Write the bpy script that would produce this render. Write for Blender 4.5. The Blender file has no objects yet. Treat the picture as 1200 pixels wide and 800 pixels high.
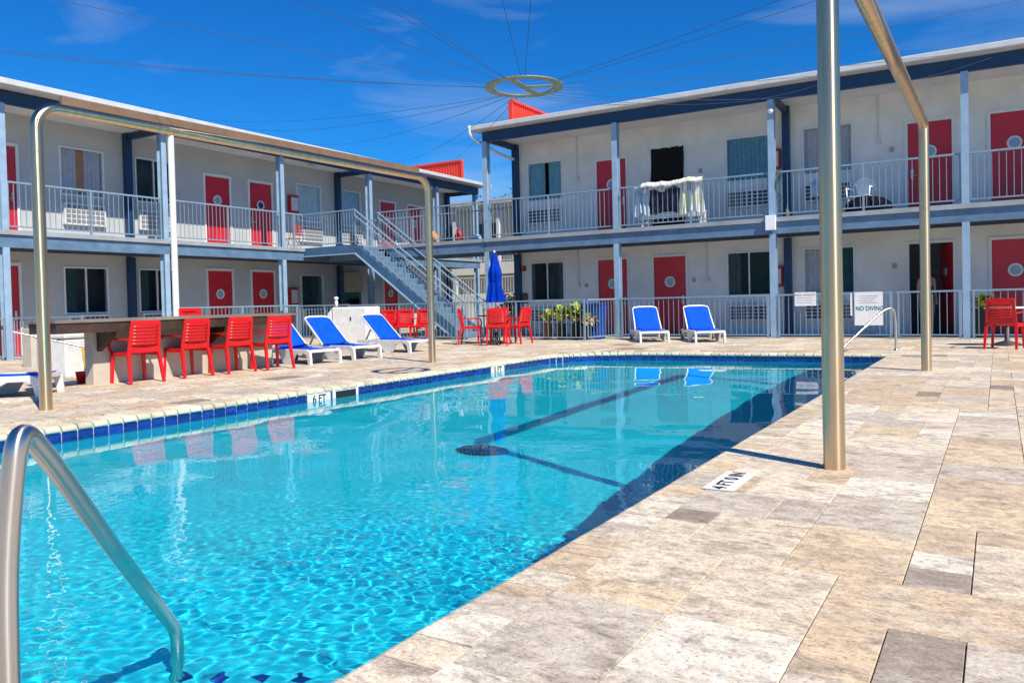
import bpy, bmesh, math, random
import numpy as np
from mathutils import Vector, Matrix
random.seed(7)
S = bpy.context.scene
COL = S.collection
rad = math.radians

# ------------------------------------------------------------------ camera
F_PX, CY, CAM_H = 921.8, 373.4, 1.05
YAW, PITCH, ROLL = 0.532036, -0.021396, -0.02389
f0 = Vector((-math.sin(YAW), math.cos(YAW), 0)); r0 = Vector((math.cos(YAW), math.sin(YAW), 0)); u0 = Vector((0, 0, 1))
fw = f0 * math.cos(PITCH) + u0 * math.sin(PITCH); up = u0 * math.cos(PITCH) - f0 * math.sin(PITCH)
rr = -ROLL
Rv = r0 * math.cos(rr) - up * math.sin(rr); Uv = r0 * math.sin(rr) + up * math.cos(rr)
cam = bpy.data.cameras.new('camera'); cam_o = bpy.data.objects.new('camera', cam); COL.objects.link(cam_o)
m = Matrix((Rv, Uv, -fw)).transposed().to_4x4(); m.translation = Vector((0, 0, CAM_H)); cam_o.matrix_world = m
cam.sensor_width = 36; cam.lens = F_PX / 1200 * 36; cam.shift_y = (CY - 400) / 1200; cam.clip_end = 2000; cam.clip_start = 0.05
S.camera = cam_o

# ------------------------------------------------------------------ sky, sun, exposure
SUN_EL, SUN_AZ = 46, -25            # degrees; azimuth of the sun from +X
W = bpy.data.worlds.new('World'); S.world = W; W.use_nodes = True
nt = W.node_tree; bg = nt.nodes['Background']
sky = nt.nodes.new('ShaderNodeTexSky'); sky.sky_type = 'NISHITA'; sky.sun_disc = False
sky.sun_elevation = rad(SUN_EL); sky.sun_rotation = rad(90 - SUN_AZ)
sky.altitude = 0; sky.air_density = 1.0; sky.dust_density = 0.1; sky.ozone_density = 4.0
hs = nt.nodes.new('ShaderNodeHueSaturation'); hs.inputs['Saturation'].default_value = 1.25; hs.inputs['Value'].default_value = 1.0
tn = nt.nodes.new('ShaderNodeMix'); tn.data_type = 'RGBA'; tn.blend_type = 'MULTIPLY'; tn.inputs[0].default_value = 1; tn.inputs[7].default_value = (.17, .80, 1.26, 1); nt.links.new(hs.outputs[0], tn.inputs[6])
nt.links.new(sky.outputs[0], hs.inputs['Color'])
# thin cirrus wisps
tc = nt.nodes.new('ShaderNodeTexCoord'); mp = nt.nodes.new('ShaderNodeMapping'); mp.inputs['Scale'].default_value = (1.2, 2.5, 9)
mp.inputs['Rotation'].default_value = (0.1, 0.35, 0.5)
nz = nt.nodes.new('ShaderNodeTexNoise'); nz.inputs['Scale'].default_value = 1.6; nz.inputs['Detail'].default_value = 7; nz.inputs['Roughness'].default_value = 0.55
nz.inputs['Distortion'].default_value = 0.6
rp = nt.nodes.new('ShaderNodeValToRGB'); rp.color_ramp.elements[0].position = 0.62; rp.color_ramp.elements[1].position = 0.95
rp.color_ramp.elements[1].color = (0.42, 0.42, 0.42, 1)
mx = nt.nodes.new('ShaderNodeMix'); mx.data_type = 'RGBA'; mx.inputs[7].default_value = (5.0, 6.0, 7.2, 1)
nt.links.new(tc.outputs['Generated'], mp.inputs[0]); nt.links.new(mp.outputs[0], nz.inputs['Vector'])
nt.links.new(nz.outputs['Fac'], rp.inputs[0]); msk = None
for dv, r0_, r1_ in ((Vector((-0.5418, 0.8162, 0.2006)), .975, .999), (Vector((0.0088, 0.9560, 0.2931)), .95, .999)):
    dp = nt.nodes.new('ShaderNodeVectorMath'); dp.operation = 'DOT_PRODUCT'; dp.inputs[1].default_value = dv; nt.links.new(tc.outputs['Generated'], dp.inputs[0])
    rg = nt.nodes.new('ShaderNodeMapRange'); rg.inputs['From Min'].default_value = r0_; rg.inputs['From Max'].default_value = r1_; nt.links.new(dp.outputs['Value'], rg.inputs['Value'])
    if msk is None: msk = rg.outputs[0]
    else:
        ad_ = nt.nodes.new('ShaderNodeMath'); ad_.operation = 'MAXIMUM'; nt.links.new(msk, ad_.inputs[0]); nt.links.new(rg.outputs[0], ad_.inputs[1]); msk = ad_.outputs[0]
lift = nt.nodes.new('ShaderNodeMath'); lift.operation = 'MULTIPLY_ADD'; lift.inputs[1].default_value = .26; nt.links.new(msk, lift.inputs[0]); nt.links.new(nz.outputs['Fac'], lift.inputs[2]); nt.links.new(lift.outputs[0], rp.inputs[0])
nt.links.new(rp.outputs[0], mx.inputs[0])
nt.links.new(tn.outputs[2], mx.inputs[6]); nt.links.new(mx.outputs[2], bg.inputs[0])
bg.inputs[1].default_value = 0.085
sun = bpy.data.lights.new('sun', 'SUN'); sun.energy = 5.0; sun.angle = rad(0.53); sun.color = (1.0, 0.93, 0.81)
sun_o = bpy.data.objects.new('sun', sun); COL.objects.link(sun_o)
to_sun = Vector((math.cos(rad(SUN_AZ)) * math.cos(rad(SUN_EL)), math.sin(rad(SUN_AZ)) * math.cos(rad(SUN_EL)), math.sin(rad(SUN_EL))))
sun_o.rotation_euler = (-to_sun).to_track_quat('-Z', 'Y').to_euler(); sun_o.location = (10, -10, 30)
sun.cycles.is_caustics_light = True
S.view_settings.view_transform = 'Standard'; S.view_settings.look = 'None'; S.view_settings.exposure = 0.34; S.view_settings.gamma = 1
S.cycles.use_denoising = True; S.cycles.max_bounces = 10; S.cycles.transparent_max_bounces = 12

# ------------------------------------------------------------------ materials
def mat(name, col, rough=0.6, metal=0.0, var=0.08, scale=6.0, bump=0.0, bscale=40.0, col2=None, spec=0.5, rnd=0.0, stretch=None, coat=0.0, sharp=0.0):
    """colour broken up by two octaves of noise, optional second colour, per-object variation and fine bump"""
    m = bpy.data.materials.new(name); m.use_nodes = True; t = m.node_tree; b = t.nodes['Principled BSDF']
    b.inputs['Roughness'].default_value = rough; b.inputs['Metallic'].default_value = metal
    b.inputs['Specular IOR Level'].default_value = spec; b.inputs['Coat Weight'].default_value = coat
    c = t.nodes.new('ShaderNodeTexCoord'); v = c.outputs['Object']
    oi = t.nodes.new('ShaderNodeObjectInfo')
    ad = t.nodes.new('ShaderNodeVectorMath'); ad.operation = 'MULTIPLY_ADD'; ad.inputs[1].default_value = stretch or (1, 1, 1)
    sc = t.nodes.new('ShaderNodeVectorMath'); sc.operation = 'SCALE'; sc.inputs[0].default_value = (37, 53, 71)
    t.links.new(oi.outputs['Random'], sc.inputs['Scale']); t.links.new(v, ad.inputs[0]); t.links.new(sc.outputs[0], ad.inputs[2]); v = ad.outputs[0]
    n = t.nodes.new('ShaderNodeTexNoise'); n.inputs['Scale'].default_value = scale; n.inputs['Detail'].default_value = 6; n.inputs['Roughness'].default_value = 0.62
    t.links.new(v, n.inputs['Vector'])
    r = t.nodes.new('ShaderNodeMapRange'); r.inputs['From Min'].default_value = 0.3 + sharp * 0.15; r.inputs['From Max'].default_value = 0.7 - sharp * 0.15
    t.links.new(n.outputs['Fac'], r.inputs['Value'])
    c2 = col2 or tuple(max(0, x * (1 - 2.2 * var)) for x in col); c1 = col if col2 else tuple(min(1, x * (1 + var)) for x in col)
    mx = t.nodes.new('ShaderNodeMix'); mx.data_type = 'RGBA'; mx.inputs[6].default_value = (*c1, 1); mx.inputs[7].default_value = (*c2, 1)
    t.links.new(r.outputs[0], mx.inputs[0]); out = mx.outputs[2]
    if rnd:
        h = t.nodes.new('ShaderNodeHueSaturation'); mr = t.nodes.new('ShaderNodeMapRange')
        mr.inputs['To Min'].default_value = 1 - rnd; mr.inputs['To Max'].default_value = 1 + rnd
        t.links.new(oi.outputs['Random'], mr.inputs['Value']); t.links.new(mr.outputs[0], h.inputs['Value']); t.links.new(out, h.inputs['Color']); out = h.outputs[0]
    t.links.new(out, b.inputs['Base Color'])
    if bump:
        n2 = t.nodes.new('ShaderNodeTexNoise'); n2.inputs['Scale'].default_value = bscale; n2.inputs['Detail'].default_value = 4
        t.links.new(v, n2.inputs['Vector'])
        bp = t.nodes.new('ShaderNodeBump'); bp.inputs['Strength'].default_value = bump; bp.inputs['Distance'].default_value = 0.01
        t.links.new(n2.outputs['Fac'], bp.inputs['Height']); t.links.new(bp.outputs[0], b.inputs['Normal'])
    return m

def travertine(name, island=False, base=None):
    m = bpy.data.materials.new(name); m.use_nodes = True; t = m.node_tree; b = t.nodes['Principled BSDF']; L = t.links.new
    b.inputs['Roughness'].default_value = 0.72; b.inputs['Specular IOR Level'].default_value = 0.3
    c = t.nodes.new('ShaderNodeTexCoord')
    if island:
        g = t.nodes.new('ShaderNodeNewGeometry'); rnd = g.outputs['Random Per Island']
    else:
        g = t.nodes.new('ShaderNodeObjectInfo'); rnd = g.outputs['Random']
    sc = t.nodes.new('ShaderNodeVectorMath'); sc.operation = 'SCALE'; sc.inputs[0].default_value = (37, 53, 171); L(rnd, sc.inputs['Scale'])
    ad = t.nodes.new('ShaderNodeVectorMath'); ad.operation = 'MULTIPLY_ADD'; ad.inputs[1].default_value = (1.0, 1.55, 1)
    L(c.outputs['Object'], ad.inputs[0]); L(sc.outputs[0], ad.inputs[2])
    # per-piece base colour
    pr = t.nodes.new('ShaderNodeValToRGB'); cr = pr.color_ramp; cr.interpolation = 'CONSTANT'
    cols = [(0.0, (.70, .57, .42)), (.14, (.58, .49, .39)), (.26, (.64, .47, .31)), (.38, (.76, .64, .49)), (.5, (.65, .54, .42)), (.58, (.70, .53, .35)),
            (.68, (.55, .46, .37)), (.76, (.78, .68, .55)), (.86, (.60, .44, .30)), (.975, (.27, .215, .175)), (.985, (.68, .57, .44))]
    cr.elements[0].position = 0; cr.elements[0].color = (*cols[0][1], 1); cr.elements[1].position = cols[1][0]; cr.elements[1].color = (*cols[1][1], 1)
    if base: cols = [(c[0], tuple(b * (.9 + .02 * i) for b in base)) for i, c in enumerate(cols)]; cr.elements[0].color = (*cols[0][1], 1); cr.elements[1].color = (*cols[1][1], 1)
    for p, k in cols[2:]:
        e = cr.elements.new(p); e.color = (*k, 1)
    L(rnd, pr.inputs[0])
    # veined clouds: grey mineral streaks and pits
    n = t.nodes.new('ShaderNodeTexNoise'); n.inputs['Scale'].default_value = 5.5; n.inputs['Detail'].default_value = 12; n.inputs['Roughness'].default_value = 0.78; n.inputs['Distortion'].default_value = 0.5
    L(ad.outputs[0], n.inputs['Vector'])
    r = t.nodes.new('ShaderNodeMapRange'); r.inputs['From Min'].default_value = 0.47; r.inputs['From Max'].default_value = 0.66; L(n.outputs['Fac'], r.inputs['Value'])
    m1 = t.nodes.new('ShaderNodeMix'); m1.data_type = 'RGBA'; m1.inputs[7].default_value = (.31, .25, .19, 1); hsd = t.nodes.new('ShaderNodeHueSaturation'); hsd.inputs['Saturation'].default_value = .98; hsd.inputs['Value'].default_value = 1.12; hsd.inputs['Hue'].default_value = .506; L(pr.outputs[0], hsd.inputs['Color']); L(hsd.outputs[0], m1.inputs[6])
    mm = t.nodes.new('ShaderNodeMath'); mm.operation = 'MULTIPLY'; mm.inputs[1].default_value = 1.0; L(r.outputs[0], mm.inputs[0]); L(mm.outputs[0], m1.inputs[0])
    n2 = t.nodes.new('ShaderNodeTexNoise'); n2.inputs['Scale'].default_value = 3.4; n2.inputs['Detail'].default_value = 9; n2.inputs['Roughness'].default_value = 0.7; L(ad.outputs[0], n2.inputs['Vector'])
    r2 = t.nodes.new('ShaderNodeMapRange'); r2.inputs['From Min'].default_value = 0.52; r2.inputs['From Max'].default_value = 0.72; r2.inputs['To Max'].default_value = 0.6; L(n2.outputs['Fac'], r2.inputs['Value'])
    m2 = t.nodes.new('ShaderNodeMix'); m2.data_type = 'RGBA'; m2.inputs[7].default_value = (.72, .66, .55, 1); L(m1.outputs[2], m2.inputs[6]); L(r2.outputs[0], m2.inputs[0])
    # large stains across the whole deck (world scale)
    n3 = t.nodes.new('ShaderNodeTexNoise'); n3.inputs['Scale'].default_value = 48; n3.inputs['Detail'].default_value = 5; L(ad.outputs[0], n3.inputs['Vector'])
    r3 = t.nodes.new('ShaderNodeMapRange'); r3.inputs['From Min'].default_value = 0.56; r3.inputs['From Max'].default_value = 0.68; r3.inputs['To Max'].default_value = 0.7; L(n3.outputs['Fac'], r3.inputs['Value'])
    m3 = t.nodes.new('ShaderNodeMix'); m3.data_type = 'RGBA'; m3.inputs[7].default_value = (.30, .24, .19, 1); L(m2.outputs[2], m3.inputs[6]); L(r3.outputs[0], m3.inputs[0])
    n4 = t.nodes.new('ShaderNodeTexNoise'); n4.inputs['Scale'].default_value = 95; n4.inputs['Detail'].default_value = 6; n4.inputs['Roughness'].default_value = .8; L(ad.outputs[0], n4.inputs['Vector'])
    r4 = t.nodes.new('ShaderNodeMapRange'); r4.inputs['From Min'].default_value = .36; r4.inputs['From Max'].default_value = .64; r4.inputs['To Min'].default_value = 1.20; r4.inputs['To Max'].default_value = .70; L(n4.outputs['Fac'], r4.inputs['Value'])
    n5 = t.nodes.new('ShaderNodeTexNoise'); n5.inputs['Scale'].default_value = 16; n5.inputs['Detail'].default_value = 10; n5.inputs['Roughness'].default_value = .75; L(ad.outputs[0], n5.inputs['Vector'])
    r5 = t.nodes.new('ShaderNodeMapRange'); r5.inputs['From Min'].default_value = .38; r5.inputs['From Max'].default_value = .66; r5.inputs['To Min'].default_value = 1.14; r5.inputs['To Max'].default_value = .70; L(n5.outputs['Fac'], r5.inputs['Value'])
    mu = t.nodes.new('ShaderNodeMath'); mu.operation = 'MULTIPLY'; L(r4.outputs[0], mu.inputs[0]); L(r5.outputs[0], mu.inputs[1])
    hv = t.nodes.new('ShaderNodeHueSaturation'); L(mu.outputs[0], hv.inputs['Value']); L(m3.outputs[2], hv.inputs['Color']); L(hv.outputs[0], b.inputs['Base Color'])
    bp = t.nodes.new('ShaderNodeBump'); bp.inputs['Strength'].default_value = 0.35; bp.inputs['Distance'].default_value = 0.006; bp.invert = True
    L(n3.outputs['Fac'], bp.inputs['Height']); L(bp.outputs[0], b.inputs['Normal'])
    return m

def glass_mat(name, tint=(1, 1, 1), amount=0.25):
    """thin window pane: see-through with a mirror share that grows at grazing angles"""
    m = bpy.data.materials.new(name); m.use_nodes = True; t = m.node_tree; t.nodes.remove(t.nodes['Principled BSDF']); o = t.nodes['Material Output']
    tr = t.nodes.new('ShaderNodeBsdfTransparent'); tr.inputs[0].default_value = (*tint, 1)
    gl = t.nodes.new('ShaderNodeBsdfGlossy'); gl.inputs['Roughness'].default_value = 0.02
    lw = t.nodes.new('ShaderNodeLayerWeight'); lw.inputs[0].default_value = amount
    mx = t.nodes.new('ShaderNodeMixShader'); t.links.new(lw.outputs['Fresnel'], mx.inputs[0]); t.links.new(tr.outputs[0], mx.inputs[1]); t.links.new(gl.outputs[0], mx.inputs[2])
    t.links.new(mx.outputs[0], o.inputs[0]); return m

M = dict(
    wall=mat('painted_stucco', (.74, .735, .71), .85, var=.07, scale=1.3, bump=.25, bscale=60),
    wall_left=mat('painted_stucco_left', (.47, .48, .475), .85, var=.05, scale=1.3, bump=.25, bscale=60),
    white=mat('white_trim', (.72, .73, .74), .5, var=.04),
    sill=mat('white_wall', (.74, .72, .67), .8, var=.06, scale=1),
    roof=mat('white_metal_roof', (.56, .57, .57), .45, var=.06, scale=3),
    navy=mat('dark_blue_steel_paint', (.005, .038, .11), .45, var=.1, scale=4),
    beam=mat('blue_steel_paint', (.115, .205, .32), .5, var=.13, scale=3),
    web=mat('mid_navy_steel', (.045, .12, .23), .5, var=.12, scale=3),  # deeper blue than the beams, for stair stringers and landing edge
    post=mat('light_blue_steel_paint', (.27, .40, .54), .45, var=.08, scale=4),
    rail=mat('rail_blue_grey_paint', (.20, .29, .37), .45, var=.05),
    deckc=mat('blue_grey_painted_concrete', (.31, .37, .42), .7, col2=(.25, .255, .25), scale=2.2, bump=.3),
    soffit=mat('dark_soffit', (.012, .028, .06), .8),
    stair=mat('stair_tread_paint', (.17, .26, .35), .6, var=.1),
    door=mat('red_door_paint', (.56, .018, .03), .38, var=.06, scale=2),
    chrome=mat('brushed_chrome', (.62, .59, .55), .30, 1.0, var=.03),
    brass=mat('brushed_steel_pole', (.76, .55, .33), .30, 1.0, var=.08, scale=14, stretch=(1, 1, .12)),
    bronze=mat('brown_strip', (.20, .12, .07), .6),
    steel=mat('weathered_steel_ring', (.38, .34, .22), .5, .4, var=.2, scale=12, col2=(.22, .18, .11)),
    wire=mat('dark_wire', (.05, .06, .11), .7),
    redp=mat('red_resin', (.62, .006, .008), .38, var=.04),
    redroof=mat('red_corrugated_metal', (.78, .06, .035), .45),
    blue=mat('blue_sling_fabric', (.002, .085, .66), .7, spec=.12, var=.08, scale=8, bump=.2, bscale=260),
    umb=mat('blue_canopy_fabric', (.001, .035, .40), .8, spec=.05, var=.12, scale=4, bump=.2, bscale=60),
    resin=mat('white_resin', (.74, .73, .70), .42, var=.07, scale=7),
    wood=mat('weathered_bar_wood', (.30, .25, .21), .6, col2=(.15, .115, .095), scale=4, stretch=(1, .15, 1), bump=.3, bscale=30),
    darkwood=mat('dark_stained_wood', (.055, .030, .018), .6, var=.25, scale=6),
    stucco=mat('beige_stucco', (.52, .47, .39), .9, var=.05, scale=3, bump=.35, bscale=80),
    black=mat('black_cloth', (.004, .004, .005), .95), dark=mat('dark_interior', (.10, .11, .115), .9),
    dgrey=mat('dark_grey_metal', (.06, .06, .065), .5, .3),
    rubber=mat('grey_wheel_plastic', (.13, .13, .13), .7),
    curtain=mat('blue_grey_curtain', (.24, .48, .58), .9), curtain2=mat('grey_lilac_curtain', (.62, .58, .62), .9), tan=mat('tan_curtain', (.60, .28, .10), .9),
    blind=mat('aqua_blind_slat', (.34, .62, .72), .55), pale=mat('pale_blind', (.66, .76, .80), .8), green=mat('dark_green_curtain', (.03, .08, .09), .9),
    grille=mat('ac_grille_dark', (.045, .05, .07), .6), grille_l=mat('ac_grille_white', (.66, .65, .63), .6),
    grille_m=mat('ac_grille_grey', (.20, .20, .20), .6),
    coping=mat('cream_coping_stone', (.66, .58, .42), .75, var=.1, scale=9, rnd=.24, bump=.3, bscale=50),
    tile=mat('cobalt_pool_tile', (.010, .035, .26), .12, var=.25, scale=9, rnd=.35, coat=.4),
    tile_lt=mat('aqua_pool_tile', (.03, .30, .42), .2, var=.2, scale=9, rnd=.2),
    grout=mat('pale_grout', (.60, .66, .70), .8), joint=mat('paver_joint_sand', (.26, .215, .17), .95, var=.15, scale=20, bump=.4),
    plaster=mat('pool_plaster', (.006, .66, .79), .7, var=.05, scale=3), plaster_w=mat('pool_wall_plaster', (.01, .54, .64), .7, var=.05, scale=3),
    mark=mat('marker_white', (.78, .78, .76), .6, var=.03), ink=mat('black_print', (.012, .012, .014), .7), teal=mat('teal_print', (.01, .22, .30), .7), gprint=mat('grey_print', (.32, .34, .42), .8),
    red_s=mat('red_enamel', (.42, .012, .015), .4), leaf=mat('yellow_green_leaf', (.48, .56, .05), .5, var=.2, rnd=.3, scale=5), leaf2=mat('dry_leaf', (.50, .33, .12), .7, var=.2, rnd=.2),
    leafd=mat('dark_green_leaf', (.05, .12, .02), .55, var=.3, rnd=.35), bark=mat('bark', (.12, .08, .05), .9, var=.2, bump=.5), pot=mat('dark_pot', (.02, .024, .035), .6), terra=mat('brown_pot', (.16, .085, .05), .8),
    bin=mat('blue_plastic_bin', (.004, .05, .34), .5), yellow=mat('yellow_paint', (.75, .48, .03), .5), towel=mat('white_towel', (.72, .73, .72), .95, var=.1, scale=10, bump=.5, bscale=60),
    towel_y=mat('yellow_print_towel', (.76, .76, .73), .95, col2=(.70, .70, .42), scale=3.2, sharp=1.4), cloth_n=mat('navy_clothes', (.012, .016, .05), .95, col2=(.07, .06, .085), scale=5, sharp=.4),
    cloth_b=mat('light_blue_cloth', (.25, .42, .58), .95, col2=(.6, .65, .7), scale=6), bag=mat('dark_patterned_bag', (.006, .006, .012), .85, spec=.1, col2=(.02, .018, .03), scale=12),
    skin=mat('skin', (.45, .24, .16), .55, var=.05), bikini=mat('pink_striped_bikini', (.45, .12, .22), .7, col2=(.55, .5, .6), scale=30, sharp=.8), hair=mat('brown_hair', (.03, .018, .01), .6, stretch=(1, 1, .2), scale=40),
    glass=glass_mat('window_glass', (.93, .95, .96), .16), port=mat('porthole_glass', (.32, .42, .46), .12), port_d=mat('porthole_glass_dark', (.02, .05, .16), .12), asphalt=mat('asphalt', (.05, .05, .052), .9, var=.1),
    walk=mat('walkway_concrete', (.44, .42, .39), .85, var=.08, scale=2, bump=.2), plate=mat('beige_plate', (.42, .37, .24), .6), white_e=mat('speaker_white', (.84, .86, .88), .5),
    trav=travertine('travertine_piece'), trav_j=travertine('travertine_field', True), trav_d=travertine('travertine_dark', base=(.34, .265, .21)), trav_l=travertine('travertine_light', base=(.84, .74, .60)),
)

for k in ('brass', 'chrome'):
    t = M[k].node_tree; b = t.nodes['Principled BSDF']; b.inputs['Anisotropic'].default_value = .85; b.inputs['Anisotropic Rotation'].default_value = .25
    tg = t.nodes.new('ShaderNodeTangent'); tg.direction_type = 'RADIAL'; tg.axis = 'Z'; t.links.new(tg.outputs[0], b.inputs['Tangent'])
# ------------------------------------------------------------------ mesh helpers
class MB:
    def __init__(s): s.v = []; s.f = []; s.sm = []
    def add(s, vs, fs, smooth=False):
        o = len(s.v); s.v += [tuple(v) for v in vs]; s.f += [tuple(i + o for i in f) for f in fs]; s.sm += [smooth] * len(fs)
    def box(s, a, b):
        x0, y0, z0 = a; x1, y1, z1 = b
        if x0 > x1: x0, x1 = x1, x0
        if y0 > y1: y0, y1 = y1, y0
        if z0 > z1: z0, z1 = z1, z0
        s.add([(x0, y0, z0), (x1, y0, z0), (x1, y1, z0), (x0, y1, z0), (x0, y0, z1), (x1, y0, z1), (x1, y1, z1), (x0, y1, z1)],
              [(0, 3, 2, 1), (4, 5, 6, 7), (0, 1, 5, 4), (1, 2, 6, 5), (2, 3, 7, 6), (3, 0, 4, 7)])
        return s
    def hexa(s, p):   # eight corners, bottom ring then top ring
        s.add(p, [(0, 3, 2, 1), (4, 5, 6, 7), (0, 1, 5, 4), (1, 2, 6, 5), (2, 3, 7, 6), (3, 0, 4, 7)]); return s
    def beam(s, p, q, w, h, up=(0, 0, 1)):   # box section along p->q
        p = Vector(p); q = Vector(q); d = (q - p).normalized(); u = Vector(up)
        if abs(d.dot(u)) > .98: u = Vector((0, 1, 0))
        x = d.cross(u).normalized() * w / 2; y = x.cross(d).normalized() * h / 2
        s.hexa([p - x - y, p + x - y, q + x - y, q - x - y, p - x + y, p + x + y, q + x + y, q - x + y]); return s
    def tube(s, pts, r, n=12, cap=True, closed=False):
        pts = [Vector(p) for p in pts]; k = len(pts); rs = r if isinstance(r, (list, tuple)) else [r] * k
        vs = []; prev = None
        for i, p in enumerate(pts):
            a = pts[(i - 1) % k] if (closed or i) else p; b = pts[(i + 1) % k] if (closed or i < k - 1) else p
            d = (b - a).normalized()
            if prev is None: x = d.cross(Vector((0, 0, 1)) if abs(d.z) < .9 else Vector((1, 0, 0))).normalized()
            else: x = (prev - d * prev.dot(d)).normalized()
            prev = x; y = d.cross(x)
            vs += [p + (x * math.cos(6.28318 * j / n) + y * math.sin(6.28318 * j / n)) * rs[i] for j in range(n)]
        fs = []
        for i in range(k if closed else k - 1):
            i2 = (i + 1) % k
            fs += [(i * n + j, i * n + (j + 1) % n, i2 * n + (j + 1) % n, i2 * n + j) for j in range(n)]
        s.add(vs, fs, True)
        if cap and not closed: s.add(vs[:n], [tuple(range(n))[::-1]]); s.add(vs[-n:], [tuple(range(n))])
        return s
    def lathe(s, prof, c=(0, 0, 0), n=20, smooth=True):
        vs = [(c[0] + r * math.cos(6.28318 * j / n), c[1] + r * math.sin(6.28318 * j / n), c[2] + z) for r, z in prof for j in range(n)]
        s.add(vs, [(i * n + j, i * n + (j + 1) % n, (i + 1) * n + (j + 1) % n, (i + 1) * n + j) for i in range(len(prof) - 1) for j in range(n)], smooth)
        return s
    def disc(s, c, r0, r1, t, n=24, axis='y'):   # ring/disc facing -axis, thickness t
        def P(r, a, d):
            if axis == 'y': return (c[0] + r * math.cos(a), c[1] + d, c[2] + r * math.sin(a))
            return (c[0] + r * math.cos(a), c[1] + r * math.sin(a), c[2] + d)
        vs = []
        for r in (r0, r1):
            for d in (0, t): vs += [P(r, 6.28318 * j / n, d) for j in range(n)]
        fs = []
        for j in range(n):
            k = (j + 1) % n
            fs += [(j, k, 2 * n + k, 2 * n + j), (n + j, 3 * n + j, 3 * n + k, n + k), (2 * n + j, 2 * n + k, 3 * n + k, 3 * n + j), (j, n + j, n + k, k)]
        s.add(vs, fs); return s
    def sheet(s, fn, nu, nv, th=0.0, smooth=True):
        vs = [fn(i / nu, j / nv) for j in range(nv + 1) for i in range(nu + 1)]; w = nu + 1
        fs = [(j * w + i, j * w + i + 1, (j + 1) * w + i + 1, (j + 1) * w + i) for j in range(nv) for i in range(nu)]
        s.add(vs, fs, smooth)
        return s
    def mesh(s, name, mt):
        me = bpy.data.meshes.new(name); me.from_pydata(s.v, [], s.f); me.polygons.foreach_set('use_smooth', s.sm)
        if mt: me.materials.append(mt)
        me.update(); return me
    def build(s, name, mt, parent=None, bevel=0.0, solid=0.0, fix=True):
        me = s.mesh(name, mt)
        if fix or bevel:
            bm = bmesh.new(); bm.from_mesh(me); bmesh.ops.recalc_face_normals(bm, faces=bm.faces); bm.to_mesh(me); bm.free()
        o = bpy.data.objects.new(name, me); COL.objects.link(o); o.parent = parent
        if solid: q = o.modifiers.new('solid', 'SOLIDIFY'); q.thickness = solid; q.offset = 0
        if bevel: q = o.modifiers.new('bevel', 'BEVEL'); q.width = bevel; q.segments = 2; q.limit_method = 'ANGLE'
        return o
def inst(src, loc, rot=(0, 0, 0), parent=None, name=None, scale=None):
    o = src.copy(); o.parent = parent; o.location = loc; o.rotation_euler = rot
    if scale: o.scale = scale
    for k in list(o.keys()):
        if k in ('label', 'category', 'group', 'kind'): del o[k]
    COL.objects.link(o); return o
def tag(o, label=None, cat=None, group=None, kind=None):
    for k, v in (('label', label), ('category', cat), ('group', group), ('kind', kind)):
        if v: o[k] = v
    return o
def empty(name, loc, rz=0, **k):
    o = bpy.data.objects.new(name, None); o.empty_display_size = .2; COL.objects.link(o); o.location = loc; o.rotation_euler = (0, 0, rz); return tag(o, **k)
KIDS = {}
def kids(o): return [c for c in COL.objects if c.parent == o]
def copy_tree(o, parent=None):
    c = o.copy(); COL.objects.link(c); c.parent = parent
    for ch in kids(o): copy_tree(ch, c)
    return c
def place(o, loc, rz, label=None, group=None):
    o.location = loc; o.rotation_euler = (0, 0, rz)
    if label: o['label'] = label
    if group: o['group'] = group
    return o
def text_obj(txt, size, mt, name, parent, loc, rot, depth=0.002, sx=1.0, align='CENTER'):
    cu = bpy.data.curves.new(name, 'FONT'); cu.body = txt; cu.size = size; cu.align_x = align; cu.align_y = 'CENTER'; cu.extrude = depth / 2; cu.offset = size * 0.02
    t = bpy.data.objects.new('tmp', cu); COL.objects.link(t)
    dg = bpy.context.evaluated_depsgraph_get(); me = bpy.data.meshes.new_from_object(t.evaluated_get(dg)); bpy.data.objects.remove(t)
    me.materials.clear(); me.materials.append(mt)
    o = bpy.data.objects.new(name, me); COL.objects.link(o); o.parent = parent; o.location = loc; o.rotation_euler = rot; o.scale = (sx, 1, 1); return o

# ------------------------------------------------------------------ pool outline (counter-clockwise), water and basin
WZ = -0.15; FLOOR = -1.8
INNER = [(-1.565, 1.1), (-1.255, 14.90), (-2.5, 14.80), (-4.0, 14.70), (-5.2, 14.62), (-5.95, 14.48), (-6.50, 14.24), (-6.88, 13.86), (-7.07, 13.4), (-7.13, 12.8), (-7.20, 9.6), (-7.38, 1.1)]
def offset_poly(P, ds):
    n = len(P); out = []
    for i in range(n):
        a, b, c = Vector(P[i - 1]), Vector(P[i]), Vector(P[(i + 1) % n])
        d0 = (b - a).normalized(); d1 = (c - b).normalized(); n0 = Vector((d0.y, -d0.x)); n1 = Vector((d1.y, -d1.x))
        e0 = ds[i - 1]; e1 = ds[i]
        # intersection of offset lines
        den = d0.x * d1.y - d0.y * d1.x
        if abs(den) < 1e-3: out.append(tuple(b + (n0 + n1).normalized() * (e0 + e1) / 2)); continue
        p0 = b + n0 * e0; p1 = b + n1 * e1; t = ((p1 - p0).x * d1.y - (p1 - p0).y * d1.x) / den
        out.append(tuple(p0 + d0 * t))
    return out
N_ = len(INNER); RW, LW = 0.22, 0.27
dsx = [RW] + [LW] * (N_ - 2) + [LW]
OUTER = offset_poly(INNER, dsx)
def inside(P, x, y):
    c = False; n = len(P)
    for i in range(n):
        x0, y0 = P[i]; x1, y1 = P[(i + 1) % n]
        if (y0 > y) != (y1 > y) and x < (x1 - x0) * (y - y0) / (y1 - y0) + x0: c = not c
    return c

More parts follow.
